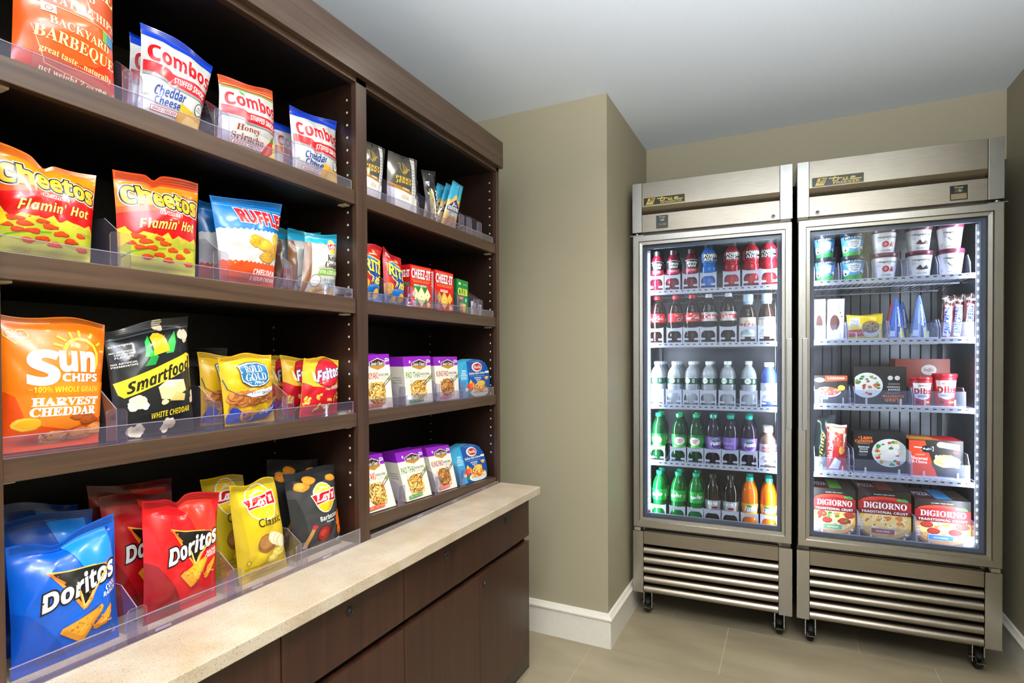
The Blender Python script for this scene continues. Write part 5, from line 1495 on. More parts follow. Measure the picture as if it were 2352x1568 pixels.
# kind: profile, liquid material, cap (colour, radius, height), label (z0, z1, base colour, artwork), ribs
dkp = '#202022'
def lab_power(bg):
    return [('r', '#15171a', .18, .02, .86, .98), ('t', Wt, 'POWER', 'b', .24, .52, .84, .90, {'off': .008}), ('t', Wt, 'ADE', 'b', .24, .16, .62, .48, {'off': .008}), ('r', bg, .3, .04, .8, .10), ('t', '#d8d8dc', 'ION4', 'i', .66, .16, .84, .32)]
L_POE = [('r', '#124a38', 0, 0, 1, 1), ('r', '#e4ece6', 0, .94, 1, 1), ('e', '#eef2f0', .40, .5, .13, .42), ('t', '#124a38', 'Poland', 'S', .31, .52, .49, .68), ('t', '#124a38', 'Spring', 'S', .32, .34, .48, .50), ('r', '#e2ebe6', .62, .22, .72, .76), ('r', '#7f948a', .64, .3, .70, .7)]
BOT = {
 'juice': ('juice', liquid('dark_berry_juice', '#8a2038', .70, '#7a1730'), (dkp, .0168, .021), (.074, .134, '#c23a54', [('r', '#15161a', 0, .34, 1, 1), ('l', '#dfe6e2', [(.05, .92), (.5, .99), (.95, .92)], .02), ('t', Wt, 'Minute', 'b', .26, .66, .76, .88, {'off': .01}), ('t', Wt, 'Maid', 'b', .32, .42, .70, .64, {'off': .01}), ('t', Wt, 'CRANBERRY', 'n', .3, .14, .72, .24)])),
 'sport_blue': ('sport', liquid('blue_sports_drink', '#3f8ade', .62, '#2f7ad6'), ('#22304a', .0195, .016), (.1135, .155, '#3f86d8', lab_power('#3f86d8'))),
 'sport_red': ('sport', liquid('red_sports_drink', '#c43440', .72, '#b62a36'), ('#26262a', .0195, .016), (.1135, .155, '#d0304a', lab_power('#d0304a'))),
 'cola': ('contour', liquid('cola', '#3a1a12', .86, '#1c0d0a'), ('#d81e2c', .0148, .017), (.093, .133, '#cf1626', [('t', Wt, 'Coca-Cola', 'c', .16, .25, .84, .72, {'off': .02, 'sl': .06}), ('t', '#e8c8c8', 'ORIGINAL TASTE', 'n', .34, .1, .66, .18), ('p', '#a80f1c', [(0, 0), (.15, 0), (.12, 1), (0, 1)]), ('e', '#e7d0b0', .45, .86, .05, .09)])),
 'cola_back': ('contour', liquid('cola_turned', '#3a1a12', .86, '#1c0d0a'), ('#d81e2c', .0148, .017), (.093, .133, '#cf1626', [('t', Wt, 'Coke', 'c', .42, .66, .58, .84, {'off': .02}), ('r', '#eeeae6', .55, .1, .68, .42), ('r', '#333', .57, .14, .66, .38), ('r', '#e8dcd8', .76, .3, .80, .7)])),
 'diet': ('contour', liquid('diet_cola', '#6f6a68', .38, '#2a211e'), ('#dfe4ea', .0148, .017), (.093, .133, '#c4c8cc', [('r', '#d01e2c', .0, .26, 1, .72), ('t', Wt, 'Coke', 's', .26, .28, .74, .70, {'off': .012}), ('t', '#b01824', 'DIET', 'i', .3, .78, .5, .92)])),
 'tea': ('tea', liquid('brewed_tea', '#6f5a50', .42, '#4a332a'), ('#a9c4dc', .0212, .034), (.020, .104, '#ddd9d2', [('p', '#9fb8c8', [(.05, .1), (.4, .35), (.7, .2), (.95, .34), (.95, .1)]), ('t', '#a8281e', 'PEAK', 'b', .2, .52, .80, .70, {'off': .015, 'sl': .02}), ('t', '#b08a3a', 'GOLD', 'b', .34, .74, .66, .84), ('t', '#7a6a54', 'TEA', 'b', .42, .42, .58, .49), ('r', '#c8bca8', 0, .92, 1, .95)])),
 'tea_back': ('tea', liquid('brewed_tea_turned', '#6f5a50', .42, '#4a332a'), ('#a9c4dc', .0212, .034), (.020, .104, '#dfdcd6', [('r', '#f2f0ec', .2, .2, .5, .7), ('r', '#9a948a', .22, .64, .48, .66), ('r', '#9a948a', .22, .56, .48, .575), ('r', '#9a948a', .22, .48, .48, .495), ('r', '#9a948a', .22, .40, .48, .415), ('r', '#6a645c', .56, .55, .72, .7), ('r', '#b6b0a6', .56, .3, .8, .5), ('r', '#8f9aa4', .1, .88, .9, .92)])),
 'water': ('water', see_through('spring_water', '#eef5fc', .28, '#f8fbff', 1.5, .08), ('#e9edf2', .0142, .015), (.092, .121, '#124a38', L_POE)),
 'vitamin': ('vitamin', liquid('blue_vitamin_drink', '#7f94dc', .5, '#6f86dc'), ('#e6e9f0', .0202, .020), (.022, .100, '#dfe3ec', [('t', '#35457a', 'vitamin', 'n', .46, .06, .62, .66, {'up': 1, 'off': .01}), ('t', '#8a94b4', 'water', 'n', .64, .3, .72, .6, {'up': 1}), ('r', '#b8c4dc', .30, .1, .36, .5), ('r', '#9aa8c8', .3, .6, .4, .8), ('r', '#eef1f6', .45, .75, .7, .95)])),
 'ginger': ('contour', liquid('ginger_ale', '#1f8a4a', .42, '#0f5a2c'), ('#12b06a', .0148, .017), (.062, .122, '#1f9a3c', [('r', '#17702e', 0, .82, 1, 1), ('e', '#f0ede6', .5, .5, .23, .32), ('t', '#b5282a', 'CANADA', 'b', .34, .52, .66, .66), ('t', '#b5282a', 'DRY', 'b', .42, .36, .58, .50), ('p', '#7fd06a', [(.1, .05), (.9, .05), (.7, .16), (.3, .16)])])),
 'grape': ('contour', liquid('grape_soda', '#4a4456', .40, '#33283e'), ('#18a894', .0148, .017), (.058, .118, '#7a5cae', [('e', '#c9bfe2', .62, .5, .26, .4), ('e', '#5a3a92', .62, .5, .24, .37), ('t', Wt, 'Fanta', 'i', .40, .40, .86, .66, {'off': .02, 'sl': .08}), ('e', '#1f9a4a', .58, .78, .09, .08)])),
 'grape_back': ('contour', liquid('grape_soda_turned', '#4a4456', .40, '#33283e'), ('#18a894', .0148, .017), (.058, .118, '#7a5cae', [('r', '#b8a8d8', .2, .58, .7, .62), ('r', '#b8a8d8', .2, .48, .64, .51), ('t', '#d8ccec', 'GRAPE', 'n', .3, .2, .6, .3)])),
 'iced': ('iced', liquid('iced_coffee', '#b8a8a4', .80, '#8a7068'), ('#d6cbd0', .0204, .024), (.012, .098, '#d9d6da', [('t', '#d8447a', 'DUNKIN', 'b', .2, .74, .84, .86, {'off': .02}), ('t', '#c85a2a', 'DONUTS', 'b', .2, .58, .84, .70, {'off': .02}), ('t', '#3a3030', 'ICED', 'b', .44, .34, .84, .46), ('r', '#8a8288', .3, .1, .8, .2)])),
 'lemon': ('contour', liquid('lemon_lime_soda', '#1fae4e', .50, '#0d8a3a'), ('#15a078', .0148, .017), (.084, .134, '#12a03e', [('p', '#e8ee5a', [(.5, .86), (.58, .66), (.72, .64), (.62, .52), (.66, .36), (.5, .46)]), ('t', Wt, 'Sprite', 'i', .20, .34, .72, .66, {'off': .015, 'sl': .1, 'out': [('#0c5a9a', .045)]}), ('r', '#d8f0dc', .84, .3, .9, .6)])),
 'root': ('contour', liquid('root_beer', '#3a2218', .88, '#1a0e0a'), ('#24201e', .0148, .017), (.046, .104, '#aeb4ba', [('t', '#e9ecee', "Barq's", 'i', .2, .60, .80, .92, {'off': .02, 'out': [('#20262c', .05)], 'sl': .1}), ('e', '#8a1c1a', .55, .46, .16, .10), ('r', '#e4e7ea', 0, .1, 1, .18), ('t', '#3a4046', 'ROOT BEER', 'b', .34, .24, .76, .32)])),
 'orange': ('contour', liquid('orange_soda', '#f08a2a', .80, '#ee7614'), ('#18a894', .0148, .017), (.046, .104, '#f0a030', [('e', '#f4e8d8', .5, .5, .3, .42), ('e', '#f29a2a', .5, .36, .27, .3), ('t', '#f2f2f6', 'Fanta', 'i', .2, .42, .82, .70, {'off': .02, 'sl': .08, 'out': [('#1f2f86', .06)]}), ('e', '#1f9a4a', .42, .82, .11, .09), ('r', '#f6dca0', .76, .7, .98, .98)])),
}
PROTO = {}
def make_bottle(kind, label, cat, loc, rz, group):
    if kind in PROTO:
        return dup(PROTO[kind], loc, rz, label, group)
    prof, liq, (cc, cr, ch), (z0, z1, lc, art) = BOT[kind][:4]
    prof = PROF[prof]
    root = thing('drink_bottle', label, cat, loc, rz, group)
    m = MB()
    pp = prof
    if kind == 'water':   # moulded grip rings
        pp = []
        for i in range(46):
            z = prof[-1][1]*i/45
            r = radius_at(prof, z)
            if .014 < z < .084:
                r += .0014*math.sin(z*2*PI/.0088)
            pp.append((r, z))
    m.lathe(pp, liq, 24)
    m.build('bottle_body', root, (0, 0, 0), 0, False)
    top = prof[-1][1]
    c = MB()
    n = 28
    ring_ = [(cr*.93, top-.004), (cr, top-.003), (cr, top+ch-.005), (cr*.92, top+ch-.004), (.0003, top+ch-.004)]
    vs, fs = [], []
    for r, z in ring_:
        for i in range(n):
            q = r*(1+(.025 if i % 2 and r == cr else 0))
            vs.append((q*math.cos(2*PI*i/n), q*math.sin(2*PI*i/n), z))
    for j in range(len(ring_)-1):
        fs += [(j*n+i, j*n+(i+1) % n, (j+1)*n+(i+1) % n, (j+1)*n+i) for i in range(n)]
    c.add(vs, fs, M(cc, 'plastic'))
    if kind.startswith('tea'):
        c.lathe([(.0205, top-.03), (.0195, top-.02), (.0195, top-.004)], M('#8fb4d4', 'film'), 20, caps=False)
    c.build('cap', root, (0, 0, 0), 0, False)
    nu, nv = 24, 4
    u, v = np.meshgrid(np.linspace(-PI, PI, nu+1), np.linspace(z0, z1, nv+1))
    R = np.vectorize(lambda z: radius_at(prof, z))(v)+.0005
    Pg = np.stack([R*np.sin(u), -R*np.cos(u), v], 2)
    N = np.stack([np.sin(u), -np.cos(u), 0*u], 2)
    sk = Skin()
    sk.grid(Pg, M(lc, 'card'), N=N)
    # artwork covers the front third of the wrap
    A0 = 6
    Pf, Nf = Pg[:, A0:nu-A0+1], N[:, A0:nu-A0+1]
    sk.art(Pf, Nf, wrap(art, (z1-z0)/(R[0, 0]*PI), nu-2*A0, nv, False, 2), 'card', base=.0002, step=.0001)
    sk.build('label', (0, 0, 0), root)
    PROTO[kind] = root
    return root
ROWS = [
 ('top refrigerator shelf', LIPS_R[0], (-.422, -.349, -.270, -.195, -.099, -.020, .051), ('juice', 'juice', 'juice', 'sport_blue', 'sport_red', 'sport_red', 'sport_red')),
 ('second refrigerator shelf', LIPS_R[1], (-.424, -.340, -.267, -.195, -.113, -.033, .042), ('cola', 'cola_back', 'cola', 'diet', 'diet', 'tea', 'tea_back')),
 ('middle refrigerator shelf', LIPS_R[2], (-.423, -.344, -.269, -.196, -.117, -.030, .051), ('water', 'water', 'water', 'water', 'water', 'water', 'vitamin')),
 ('fourth refrigerator shelf', LIPS_R[3], (-.417, -.325, -.250, -.177, -.105, -.029, .047), ('ginger', 'ginger', 'ginger', 'grape', 'grape_back', 'grape', 'iced')),
 ('refrigerator floor', LIPS_R[4]+.0005, (-.414, -.329, -.251, -.1785, -.104, -.026, .051), ('lemon', 'lemon', 'lemon', 'root', 'root', 'orange', 'orange'))]
DESC = {'juice': 'dark red juice bottle', 'sport_blue': 'blue sports drink bottle', 'sport_red': 'red sports drink bottle', 'cola': 'red label cola bottle', 'cola_back': 'cola bottle with its label reversed', 'diet': 'silver label diet cola bottle',
        'tea': 'pale label tea bottle', 'tea_back': 'tea bottle with its label reversed', 'water': 'clear water bottle', 'vitamin': 'blue vitamin drink bottle', 'ginger': 'green ginger ale bottle', 'grape': 'purple label grape soda bottle',
        'grape_back': 'grape soda bottle with its label reversed', 'iced': 'silvery iced coffee bottle', 'lemon': 'green lemon lime soda bottle', 'root': 'dark root beer bottle', 'orange': 'orange soda bottle'}
rdB = random.Random(5)
BD = 2.652
MBK = {}
def lane(loc, label, group, w=.0351):
    if 'lane' in MBK:
        return dup(MBK['lane'], loc, DL, label, group)
    root = thing('bottle_lane_guide', label, 'lane guide', loc, DL, group)
    stop = [(-w, 0), (-.030, 0), (-.030, .012), (-.014, .012), (-.0105, .0165), (-.014, .021), (-.0285, .021), (-.030, .033), (-.0255, .046), (-.017, .053), (.017, .053), (.0255, .046), (.030, .033), (.0285, .021), (.014, .021), (.0105, .0165), (.014, .012), (.030, .012), (.030, 0),
            (w, 0), (w, .073), (.030, .0695), (.012, .067), (-.012, .067), (-.030, .0695), (-w, .073)]
    MB().prism(stop, lambda a, b, d: (a, -.0455+d, b), .0018, FROST).build('front_stop', root, (0, 0, 0), 0, False)
    m = MB()
    for i in range(11):
        x = -.031+i*.0062
        m.box(x-.0012, -.040, 0, x+.0012, .44, .0022, FROST)
    m.box(-w, -.0435, 0, w, -.038, .0025, FROST).box(-w, .2, 0, w, .204, .0018, FROST)
    m.build('glide_track', root, (0, 0, 0), 0, False)
    MB().box(-w-.0002, -.0435, 0, -w+.0003, .44, .034, FROST).build('side_wall', root, (0, 0, 0), 0, False)
    MBK['lane'] = root
    return root
for ri, (where, z, ss, kinds) in enumerate(ROWS):
    for i, (s, k) in enumerate(zip(ss, kinds)):
        zz = z+(.0008 if ri < 4 else 0)
        x, y, _ = FW(s, BD)
        lane((x, y, zz), 'white lane guide holding the %s bottle, %s' % (ORD[i], where), 'white lane guides in the refrigerator')
        make_bottle(k, '%s, %s on the %s' % (DESC[k], ORD[i], where), 'bottle', (x, y, zz+.0026), DL+rdB.uniform(-.25, .25), 'front bottles on the '+where)
BEH = {0: ((0, 1), (1, 1), (4, 1), (5, 1)), 1: ((0, 1), (2, 1), (3, 1), (4, 1)), 2: ((0, 3), (1, 3), (2, 3), (3, 3), (4, 1), (5, 1), (6, 1)), 3: ((0, 1), (1, 1), (2, 1), (3, 1), (4, 1), (5, 2), (6, 1)), 4: ((0, 1), (1, 1), (2, 1), (5, 1), (6, 1))}
for ri, l in BEH.items():
    where, z, ss, kinds = ROWS[ri]
    for i, n in l:
        for q in range(n):
            x, y, _ = FW(ss[i], BD+.073*(q+1))
            make_bottle(kinds[i], '%s, %s behind the %s front one, %s' % (DESC[kinds[i]], ('directly', 'second', 'third')[q], ORD[i], where), 'bottle', (x, y, z+.0034 if ri < 4 else z+.0026), DL+rdB.uniform(-.4, .4), 'rear bottles on the '+where)

# ------------------------------------------------------------ frozen food
def rev(pr, mat, kindm, n=28):
    pass
def pint(label, s, d, z, h, rt, kind, cap, rz=0):
    key = 'pint_'+kind
    loc = FW(s, d, z)
    if key in PROTO:
        return dup(PROTO[key], loc, DL+rz, label)
    root = thing('ice_cream_pint', label, 'ice cream', loc, DL+rz, 'ice cream pints on the top freezer shelf')
    rb = rt*.78
    nu, nv = 28, 3
    hb = h-.014
    u, v = np.meshgrid(np.linspace(-PI, PI, nu+1), np.linspace(0, 1, nv+1))
    R = rb+(rt-rb)*v
    Pg = np.stack([R*np.sin(u), -R*np.cos(u), v*hb], 2)
    N = np.stack([np.sin(u), -np.cos(u), -.15+0*u], 2)
    sk = Skin()
    base, art = PINT[kind]
    sk.grid(Pg, M(base, 'card'), N=N)
    A0 = 7
    sk.art(Pg[:, A0:nu-A0+1], N[:, A0:nu-A0+1], wrap(art, hb/(R.mean()*PI), nu-2*A0, nv, False, 2), 'card', base=.0003, step=.00013)
    sk.build('tub', (0, 0, 0), root)
    m = MB().lathe([(rt*.985, hb-.004), (rt*1.05, hb-.004), (rt*1.05, h-.001), (rt*1.03, h), (rt*.97, h), (rt*.95, h-.003), (.0003, h-.003)], M(cap, 'plastic'), 28, caps=False)
    m.build('lid', root, (0, 0, 0), 0, False)
    MB().lathe([(.0003, .002), (rb*.96, .002), (rb, 0)], M(shade(base, .8), 'card'), 24, caps=False).build('bottom', root, (0, 0, 0), 0, False)
    PROTO[key] = root
    return root
sky = [('p', '#3fa04a', [(0, 0), (1, 0), (1, .24), (.75, .34), (.5, .2), (.25, .26), (0, .14)]), ('b', '#e8f0f8', .2, .35, .16, .18, 3), ('b', '#2a2a2c', .2, .3, .05, .06, 4), ('b', '#e8eef4', .80, .38, .10, .1, 5), ('b', '#202022', .74, .30, .05, .06, 6), ('p', '#10161e', [(.2, .78), (.5, .88), (.8, .78), (.8, .94), (.5, 1.0), (.2, .94)]), ('t', Wt, "BEN & JERRY'S", 'b', .24, .80, .76, .91, {'arc': .06}), ('p', '#e9eef2', [(.3, .74), (.5, .80), (.7, .74), (.66, .42), (.5, .34), (.34, .42)])]
PINT = {'cherry': ('#5a9ad2', sky+[('t', '#7a1c30', 'Cherry', 's', .34, .60, .66, .74), ('t', '#7a1c30', 'Garcia', 's', .38, .47, .62, .58)]),
        'dough': ('#5a9ad2', sky+[('t', '#6a1c26', 'Chocolate', 's', .33, .64, .67, .74), ('t', '#6a1c26', 'Chip Cookie', 's', .34, .53, .66, .62), ('t', '#6a1c26', 'Dough', 's', .40, .42, .60, .51)])}
for kk, col, nm in (('straw', '#b01c2c', 'STRAWBERRY'), ('choc', '#4a2a22', 'CHOCOLATE'), ('van', '#7a8a6a', 'VANILLA')):
    a = [('b', '#c8c4cc', .15+.14*i, .2+.13*(i*3 % 5), .07, .1, i+2) for i in range(6)]
    a += [('t', '#26302e', 'Häagen-Dazs', 'n', .25, .68, .79, .79, {'off': .02}), ('t', '#5a2a34', nm, 'n', .34, .09, .68, .17)]
    a += {'straw': [('e', col, .48, .42, .10, .14), ('e', '#e07a80', .48, .42, .05, .08), ('p', col, [(.58, .30), (.66, .55), (.72, .30)])], 'choc': [('p', col, [(.34, .34), (.46, .52), (.54, .36), (.64, .5), (.72, .32), (.5, .28)])], 'van': [('l', '#4f6a4a', [(.36, .52), (.44, .40), (.56, .34)], .03), ('p', '#e4dccc', [(.46, .34), (.6, .5), (.70, .34)])]}[kk]
    PINT[kk] = ('#e2dfe2', a)
FZ = LIPS_F
PR = [('cherry', '#1c2230', .265, .104, .039, 'cherry ice cream pint with blue label'), ('dough', '#1c2230', .366, .104, .042, 'cookie dough ice cream pint with blue label'), ('straw', '#5c2038', .476, .106, .044, 'white strawberry ice cream pint'), ('choc', '#64283f', .592, .106, .043, 'white chocolate ice cream pint'), ('van', '#64283f', .693, .106, .042, 'white vanilla ice cream pint')]
for k, cap, s, h, rt, l in PR:
    pint(l+', lower of its stack', s, 2.672, FZ[0]+.0025, h*.93, rt, k, cap)
    pint(l+', upper of its stack', s-.002, 2.676, FZ[0]+.0025+h*.93+.0005, h*.93, rt, k, cap, .06)
def tray(name, label, s0, s1, d, z, front_h, depth, group, fin=.075):
    loc = FW((s0+s1)/2, d, z)
    t = thing(name, label, 'tray', loc, DL, group)
    h = (s1-s0)/2
    MB().box(-h, 0, 0, h, depth, .0016, FROST).build('tray_base', t, (0, 0, 0), 0, False)
    m = MB()
    if front_h:
        m.box(-h, 0, .0016, h, .0018, front_h, TRAYC).box(-h, -.0008, .0016, h, 0, .006, FROST)
        m.box(-h*.62, -.001, .006, -h*.55, 0, .03, FROST).box(h*.55, -.001, .006, h*.62, 0, .03, FROST)
        m.build('front_stop', t, (0, 0, 0), 0, False)
    for x in (-h, h-.0018):
        MB().prism([(0, .0016), (depth, .0016), (depth, fin), (.03, fin), (.002, fin*.55)], lambda a, b, w: (x+w, a, b), .0018, TRAYC, FROST).build('side_fin', t, (0, 0, 0), 0, False)
    return t
GT = 'clear trays in the freezer'
for s0, s1, where in ((.221, .311, 'first ice cream stack'), (.319, .412, 'second ice cream stack'), (.427, .526, 'third ice cream stack'), (.543, .641, 'fourth ice cream stack'), (.646, .742, 'fifth ice cream stack')):
    tray('shelf_tray', 'clear tray under the '+where+' on the top freezer shelf', s0, s1, 2.62, FZ[0]+.0004, 0, .36, GT)
def fcarton(name, label, cat, s0, s1, z0, z1, d, depth, base, front, top=None, tcol=None, side=None, scol=None, group=None, tilt=0.0, kind='card'):
    """carton standing square to the freezer"""
    sc, w, h = (s0+s1)/2, (s1-s0)/2, z1-z0
    sk = Skin()
    def face(a0, a1, a2, a3, col, items):
        Pg = plane4(*[np.array(p) for p in (a0, a1, a2, a3)])
        N = sk.grid(Pg, M(col, kind))
        if items:
            asp = np.linalg.norm(np.array(a3)-a0)/np.linalg.norm(np.array(a1)-a0)
            sk.art(Pg, N, wrap(items, asp, 1, 1, False, 2), kind, base=.0003, step=.00013)
    f = [(-w, 0, 0), (w, 0, 0), (w+tilt, .004, h), (-w+tilt, .004, h)]
    b = [(x, y+depth, z) for x, y, z in f]
    face(f[0], f[1], f[2], f[3], base, front)
    face(f[3], f[2], b[2], b[3], tcol or base, top)
    face(b[0], f[0], f[3], b[3], scol or base, side)
    face(f[1], b[1], b[2], f[2], scol or base, None)
    face(b[1], b[0], b[3], b[2], base, None)
    face(b[0], b[1], f[1], f[0], base, None)
    o = sk.build(name)
    o.location = FW(sc, d, z0)
    o.rotation_euler = (0, 0, DL)
    return tag(o, label, cat, group)
z = FZ[1]+.0025
bar = lambda x: [('p', '#f4f0ea', [(.2, .50), (.8, .46), (.86, .6), (.7, .70), (.4, .66)]), ('b', '#5c3530', .44, .42, .30, .20, 4, .08), ('b', '#f3efe8', .78, .56, .16, .08, 5), ('p', '#d8c49a', [(.40, .1), (.52, .1), (.52, .26), (.40, .26)]), ('t', '#3a3436', 'Haagen-Dazs', 's', .62, .66, .72, .94, {'up': 1}), ('r', '#9a9698', .22, .80, .4, .93), ('p', '#3a2826', [(.72, .62), (.82, .66), (.78, .7)]), ('p', '#3a2826', [(.8, .54), (.92, .56), (.86, .6)])]
fcarton('ice_cream_bar_box', 'white ice cream bar box at the left end of the second freezer shelf', 'ice cream box', .226, .268, z, 1.442, 2.675, .10, '#eceaec', bar(0), group='ice cream bar boxes')
fcarton('ice_cream_bar_box', 'white ice cream bar box beside the yellow sandwich packet', 'ice cream box', .273, .334, z, 1.441, 2.68, .10, '#eceaec', bar(1), group='ice cream bar boxes', tilt=.004)
def fbag(name, label, cat, s0, s1, z0, z1, d, base, items, seal, seed, T=.018, lean=0.0, kind='film', tops=None, group=None, **kw):
    """soft pack standing in the freezer: built like the shelf bags, then set square to the freezer"""
    q = [(-(s1-s0)/2+lean, z1-z0), ((s1-s0)/2+lean, z1-z0), ((s1-s0)/2, 0), (-(s1-s0)/2, 0)]
    global clear_of_dividers
    keep, clear_of_dividers = clear_of_dividers, (lambda x: x)
    o = bag(name, label, cat, group, q, 0, 0, base, items, T=T, seal=seal, seed=seed, nu=14, nv=18, kind=kind, zw=.003, **kw)
    clear_of_dividers = keep
    o.rotation_euler = (0, 0, DL-PI/2)
    o.location = FW((s0+s1)/2, d, z0)
    for c in o.children:
        c.location = (0, 0, 0)
    return o
fbag('ice_cream_sandwich', 'yellow cookie ice cream sandwich packet on the second freezer shelf', 'ice cream sandwich', .345, .475, z, 1.372, 2.69, '#e6c826', [('p', '#cf3a2a', [(0, .10), (.5, .16), (.5, .42), (0, .38)]), ('p', '#f2efe6', [(.08, .55), (.34, .56), (.36, .88), (.08, .86)]), ('t', '#2a4a7a', 'TOLL', 'b', .11, .68, .32, .8), ('t', '#2a4a7a', 'HOUSE', 'b', .10, .57, .33, .67), ('t', Wt, 'VANILLA', 'n', .06, .24, .40, .32), ('e', '#e8e2d8', .66, .34, .24, .24), ('e', '#8a6a44', .66, .50, .25, .24), ('e', '#a58258', .66, .52, .21, .19)]+crumbs(.48, .36, .84, .66, 12, ['#3a2418', '#4a3020'], .03, 3, True), '#e6c826', 71)
def cone(label, s, d, zz, h, w, colr, cap, yellow):
    root = thing('ice_cream_cone', label, 'ice cream cone', FW(s, d, zz), DL, 'wrapped ice cream cones on the second freezer shelf')
    nu, nv = 18, 10
    u, v = np.meshgrid(np.linspace(-PI, PI, nu+1), np.linspace(0, 1, nv+1))
    R = w*(1-v)**.85*(1+.04*np.sin(u*6))+.0035
    Pg = np.stack([R*np.sin(u), -R*np.cos(u)*.8, v*h], 2)
    sk = Skin()
    N = np.stack([np.sin(u), -np.cos(u), .3+0*u], 2)
    sk.grid(Pg, M(colr, 'film'), N=N)
    art = [('p', shade(colr, .7), [(.5, 0), (.8, 0), (.7, .6), (.55, .9)]), ('p', '#e6ebf2', [(.2, .06), (.42, .06), (.42, .2), (.2, .2)]), ('p', yellow, [(.6, 0), (.8, 0), (.74, .3), (.62, .24)]), ('t', Wt, 'Drumstick', 'i', .52, .30, .68, .80, {'up': 1}), ('b', '#e8edf4', .12, .08, .1, .06, 4), ('p', '#2a3a5a', [(.66, .4), (.74, .44), (.68, .48)]), ('p', '#2a3a5a', [(.66, .3), (.74, .34), (.68, .38)])]
    A0 = 4
    sk.art(Pg[:, A0:nu-A0+1], N[:, A0:nu-A0+1], wrap(art, h/(w*3), nu-2*A0, nv, False, 2), 'film', base=.0004, step=.00006)
    sk.build('wrapper', (0, 0, 0), root)
    MB().lathe([(w*.3, h*.74), (w*.10, h*.97), (.001, h)], M(cap, 'film'), 14, caps=False).build('cone_tip', root, (0, 0, 0), 0, False)
for i, (s, d, h, c, cp, yl) in enumerate(((.5195, 2.69, .165, '#3f6cc0', '#9fb0a0', '#c8c83a'), (.597, 2.69, .174, '#7f9ccf', '#cfd2c0', '#dfe07a'), (.5195, 2.762, .158, '#a84a5a', '#c8b09a', '#c8c83a'), (.562, 2.80, .160, '#4a70b8', '#b0b49a', '#c8c83a'), (.608, 2.766, .168, '#8aa0c8', '#c8c8a8', '#dfe07a'))):
    cone('blue wrapped ice cream cone standing upside down, %s' % ('front left', 'front right', 'red printed one behind', 'middle one behind', 'hindmost pale one')[i], s, d, z, h, .0275, c, cp, yl)
for i, (s0, s1, z1, ln, d) in enumerate(((.661, .700, 1.434, .006, 2.672), (.699, .735, 1.438, .006, 2.684), (.732, .769, 1.440, .004, 2.672))):
    fbag('candy_bar', 'brown ice cream candy bar with white lettering, %s of three' % ('left', 'middle', 'right')[i], 'candy bar', s0, s1, z, z1, d, '#36201f', [('p', '#7a2630', [(.12, .05), (.82, .02), (.88, .77), (.20, .81)]), ('p', '#b9b7c4', [(.17, .07), (.77, .04), (.83, .75), (.25, .78)]), ('t', '#2f4a9a', 'SNICKERS', 'i', .24, .11, .76, .73, {'up': 1, 'off': .012}), ('t', '#d8d8e0', 'ICE', 'b', .2, .86, .5, .91), ('t', '#d8d8e0', 'CREAM', 'b', .5, .83, .9, .88)], '#33201f', 75+i, T=.010, lean=ln, group='candy bars on the second freezer shelf', pinch=.02, top=.07)
for s0, s1, l in ((.222, .338, 'white ice cream bar boxes'), (.342, .480, 'yellow sandwich packet'), (.4835, .642, 'wrapped cones'), (.648, .772, 'brown candy bars')):
    tray('shelf_tray', 'clear tray holding the '+l, s0, min(s1, .752), 2.615, FZ[1]+.0004, .062, .34, GT)
# third shelf
z = FZ[2]+.0025
plate = lambda cx, cy, rx, ry, cols, seed: [('e', '#20242a', cx, cy-.02, rx*1.1, ry*1.1), ('e', '#dfe0dc', cx, cy, rx, ry)]+crumbs(cx-rx*.85, cy-ry*.85, cx+rx*.85, cy+ry*.85, 34, cols, rx*.17, seed, True)
fcarton('frozen_meal_box', 'dark frozen lasagna box at the left of the third freezer shelf', 'frozen meal', .226, .348, z, 1.119, 2.675, .13, '#33302f', [('p', '#b8522a', [(.32, .78), (1, .82), (1, 1), (.34, 1)]), ('t', Wt, 'LASAGNA', 'b', .42, .87, .92, .95), ('e', '#dfe2e6', .16, .84, .16, .085), ('t', '#7a1c1c', "Stouffer's", 'S', .05, .80, .28, .88), ('b', '#eceae6', .42, .40, .40, .20, 3, .08), ('b', '#c8663a', .44, .43, .34, .16, 4, .1)]+crumbs(.14, .3, .76, .56, 34, ['#e8c08a', '#b8442a', '#f0d8b0', '#d87a4a'], .05, 4, True)+[('e', '#e8c24a', .82, .56, .11, .10), ('r', '#c8ccd0', .2, .14, .42, .2)], [('r', '#b8522a', 0, 0, 1, .4)], '#4a3a34', group='frozen meal boxes')
fcarton('frozen_meal_box', 'dark frozen meal box standing upside down, orange lettering inverted', 'frozen meal', .372, .555, z, 1.157, 2.685, .05, '#2a2424', plate(.26, .50, .30, .34, ['#c8642e', '#d8d2c4', '#3f7a34', '#a8481e', '#e8dcc8', '#7f9a4a'], 6)+[('r', '#2a2424', -.0, 0, .02, 1)]+[('t', '#e8782a', '+Lean', 'b', .60, .05, .92, .16, {'flip': 1, 'off': .01}), ('t', '#e8782a', 'cuisine', 'b', .55, .165, .95, .25, {'flip': 1, 'off': .01}), ('t', '#c8b0a4', 'COMFORT', 'n', .60, .285, .88, .315, {'flip': 1}), ('t', Wt, 'Glazed', 'b', .66, .36, .88, .41, {'flip': 1}), ('t', Wt, 'Chicken', 'b', .64, .43, .88, .48, {'flip': 1}), ('r', '#b8a8a0', .66, .52, .88, .53), ('r', '#b8a8a0', .66, .55, .88, .56), ('e', '#d8d2ce', .70, .70, .05, .06), ('e', '#d8d2ce', .83, .70, .05, .06)], group='frozen meal boxes')
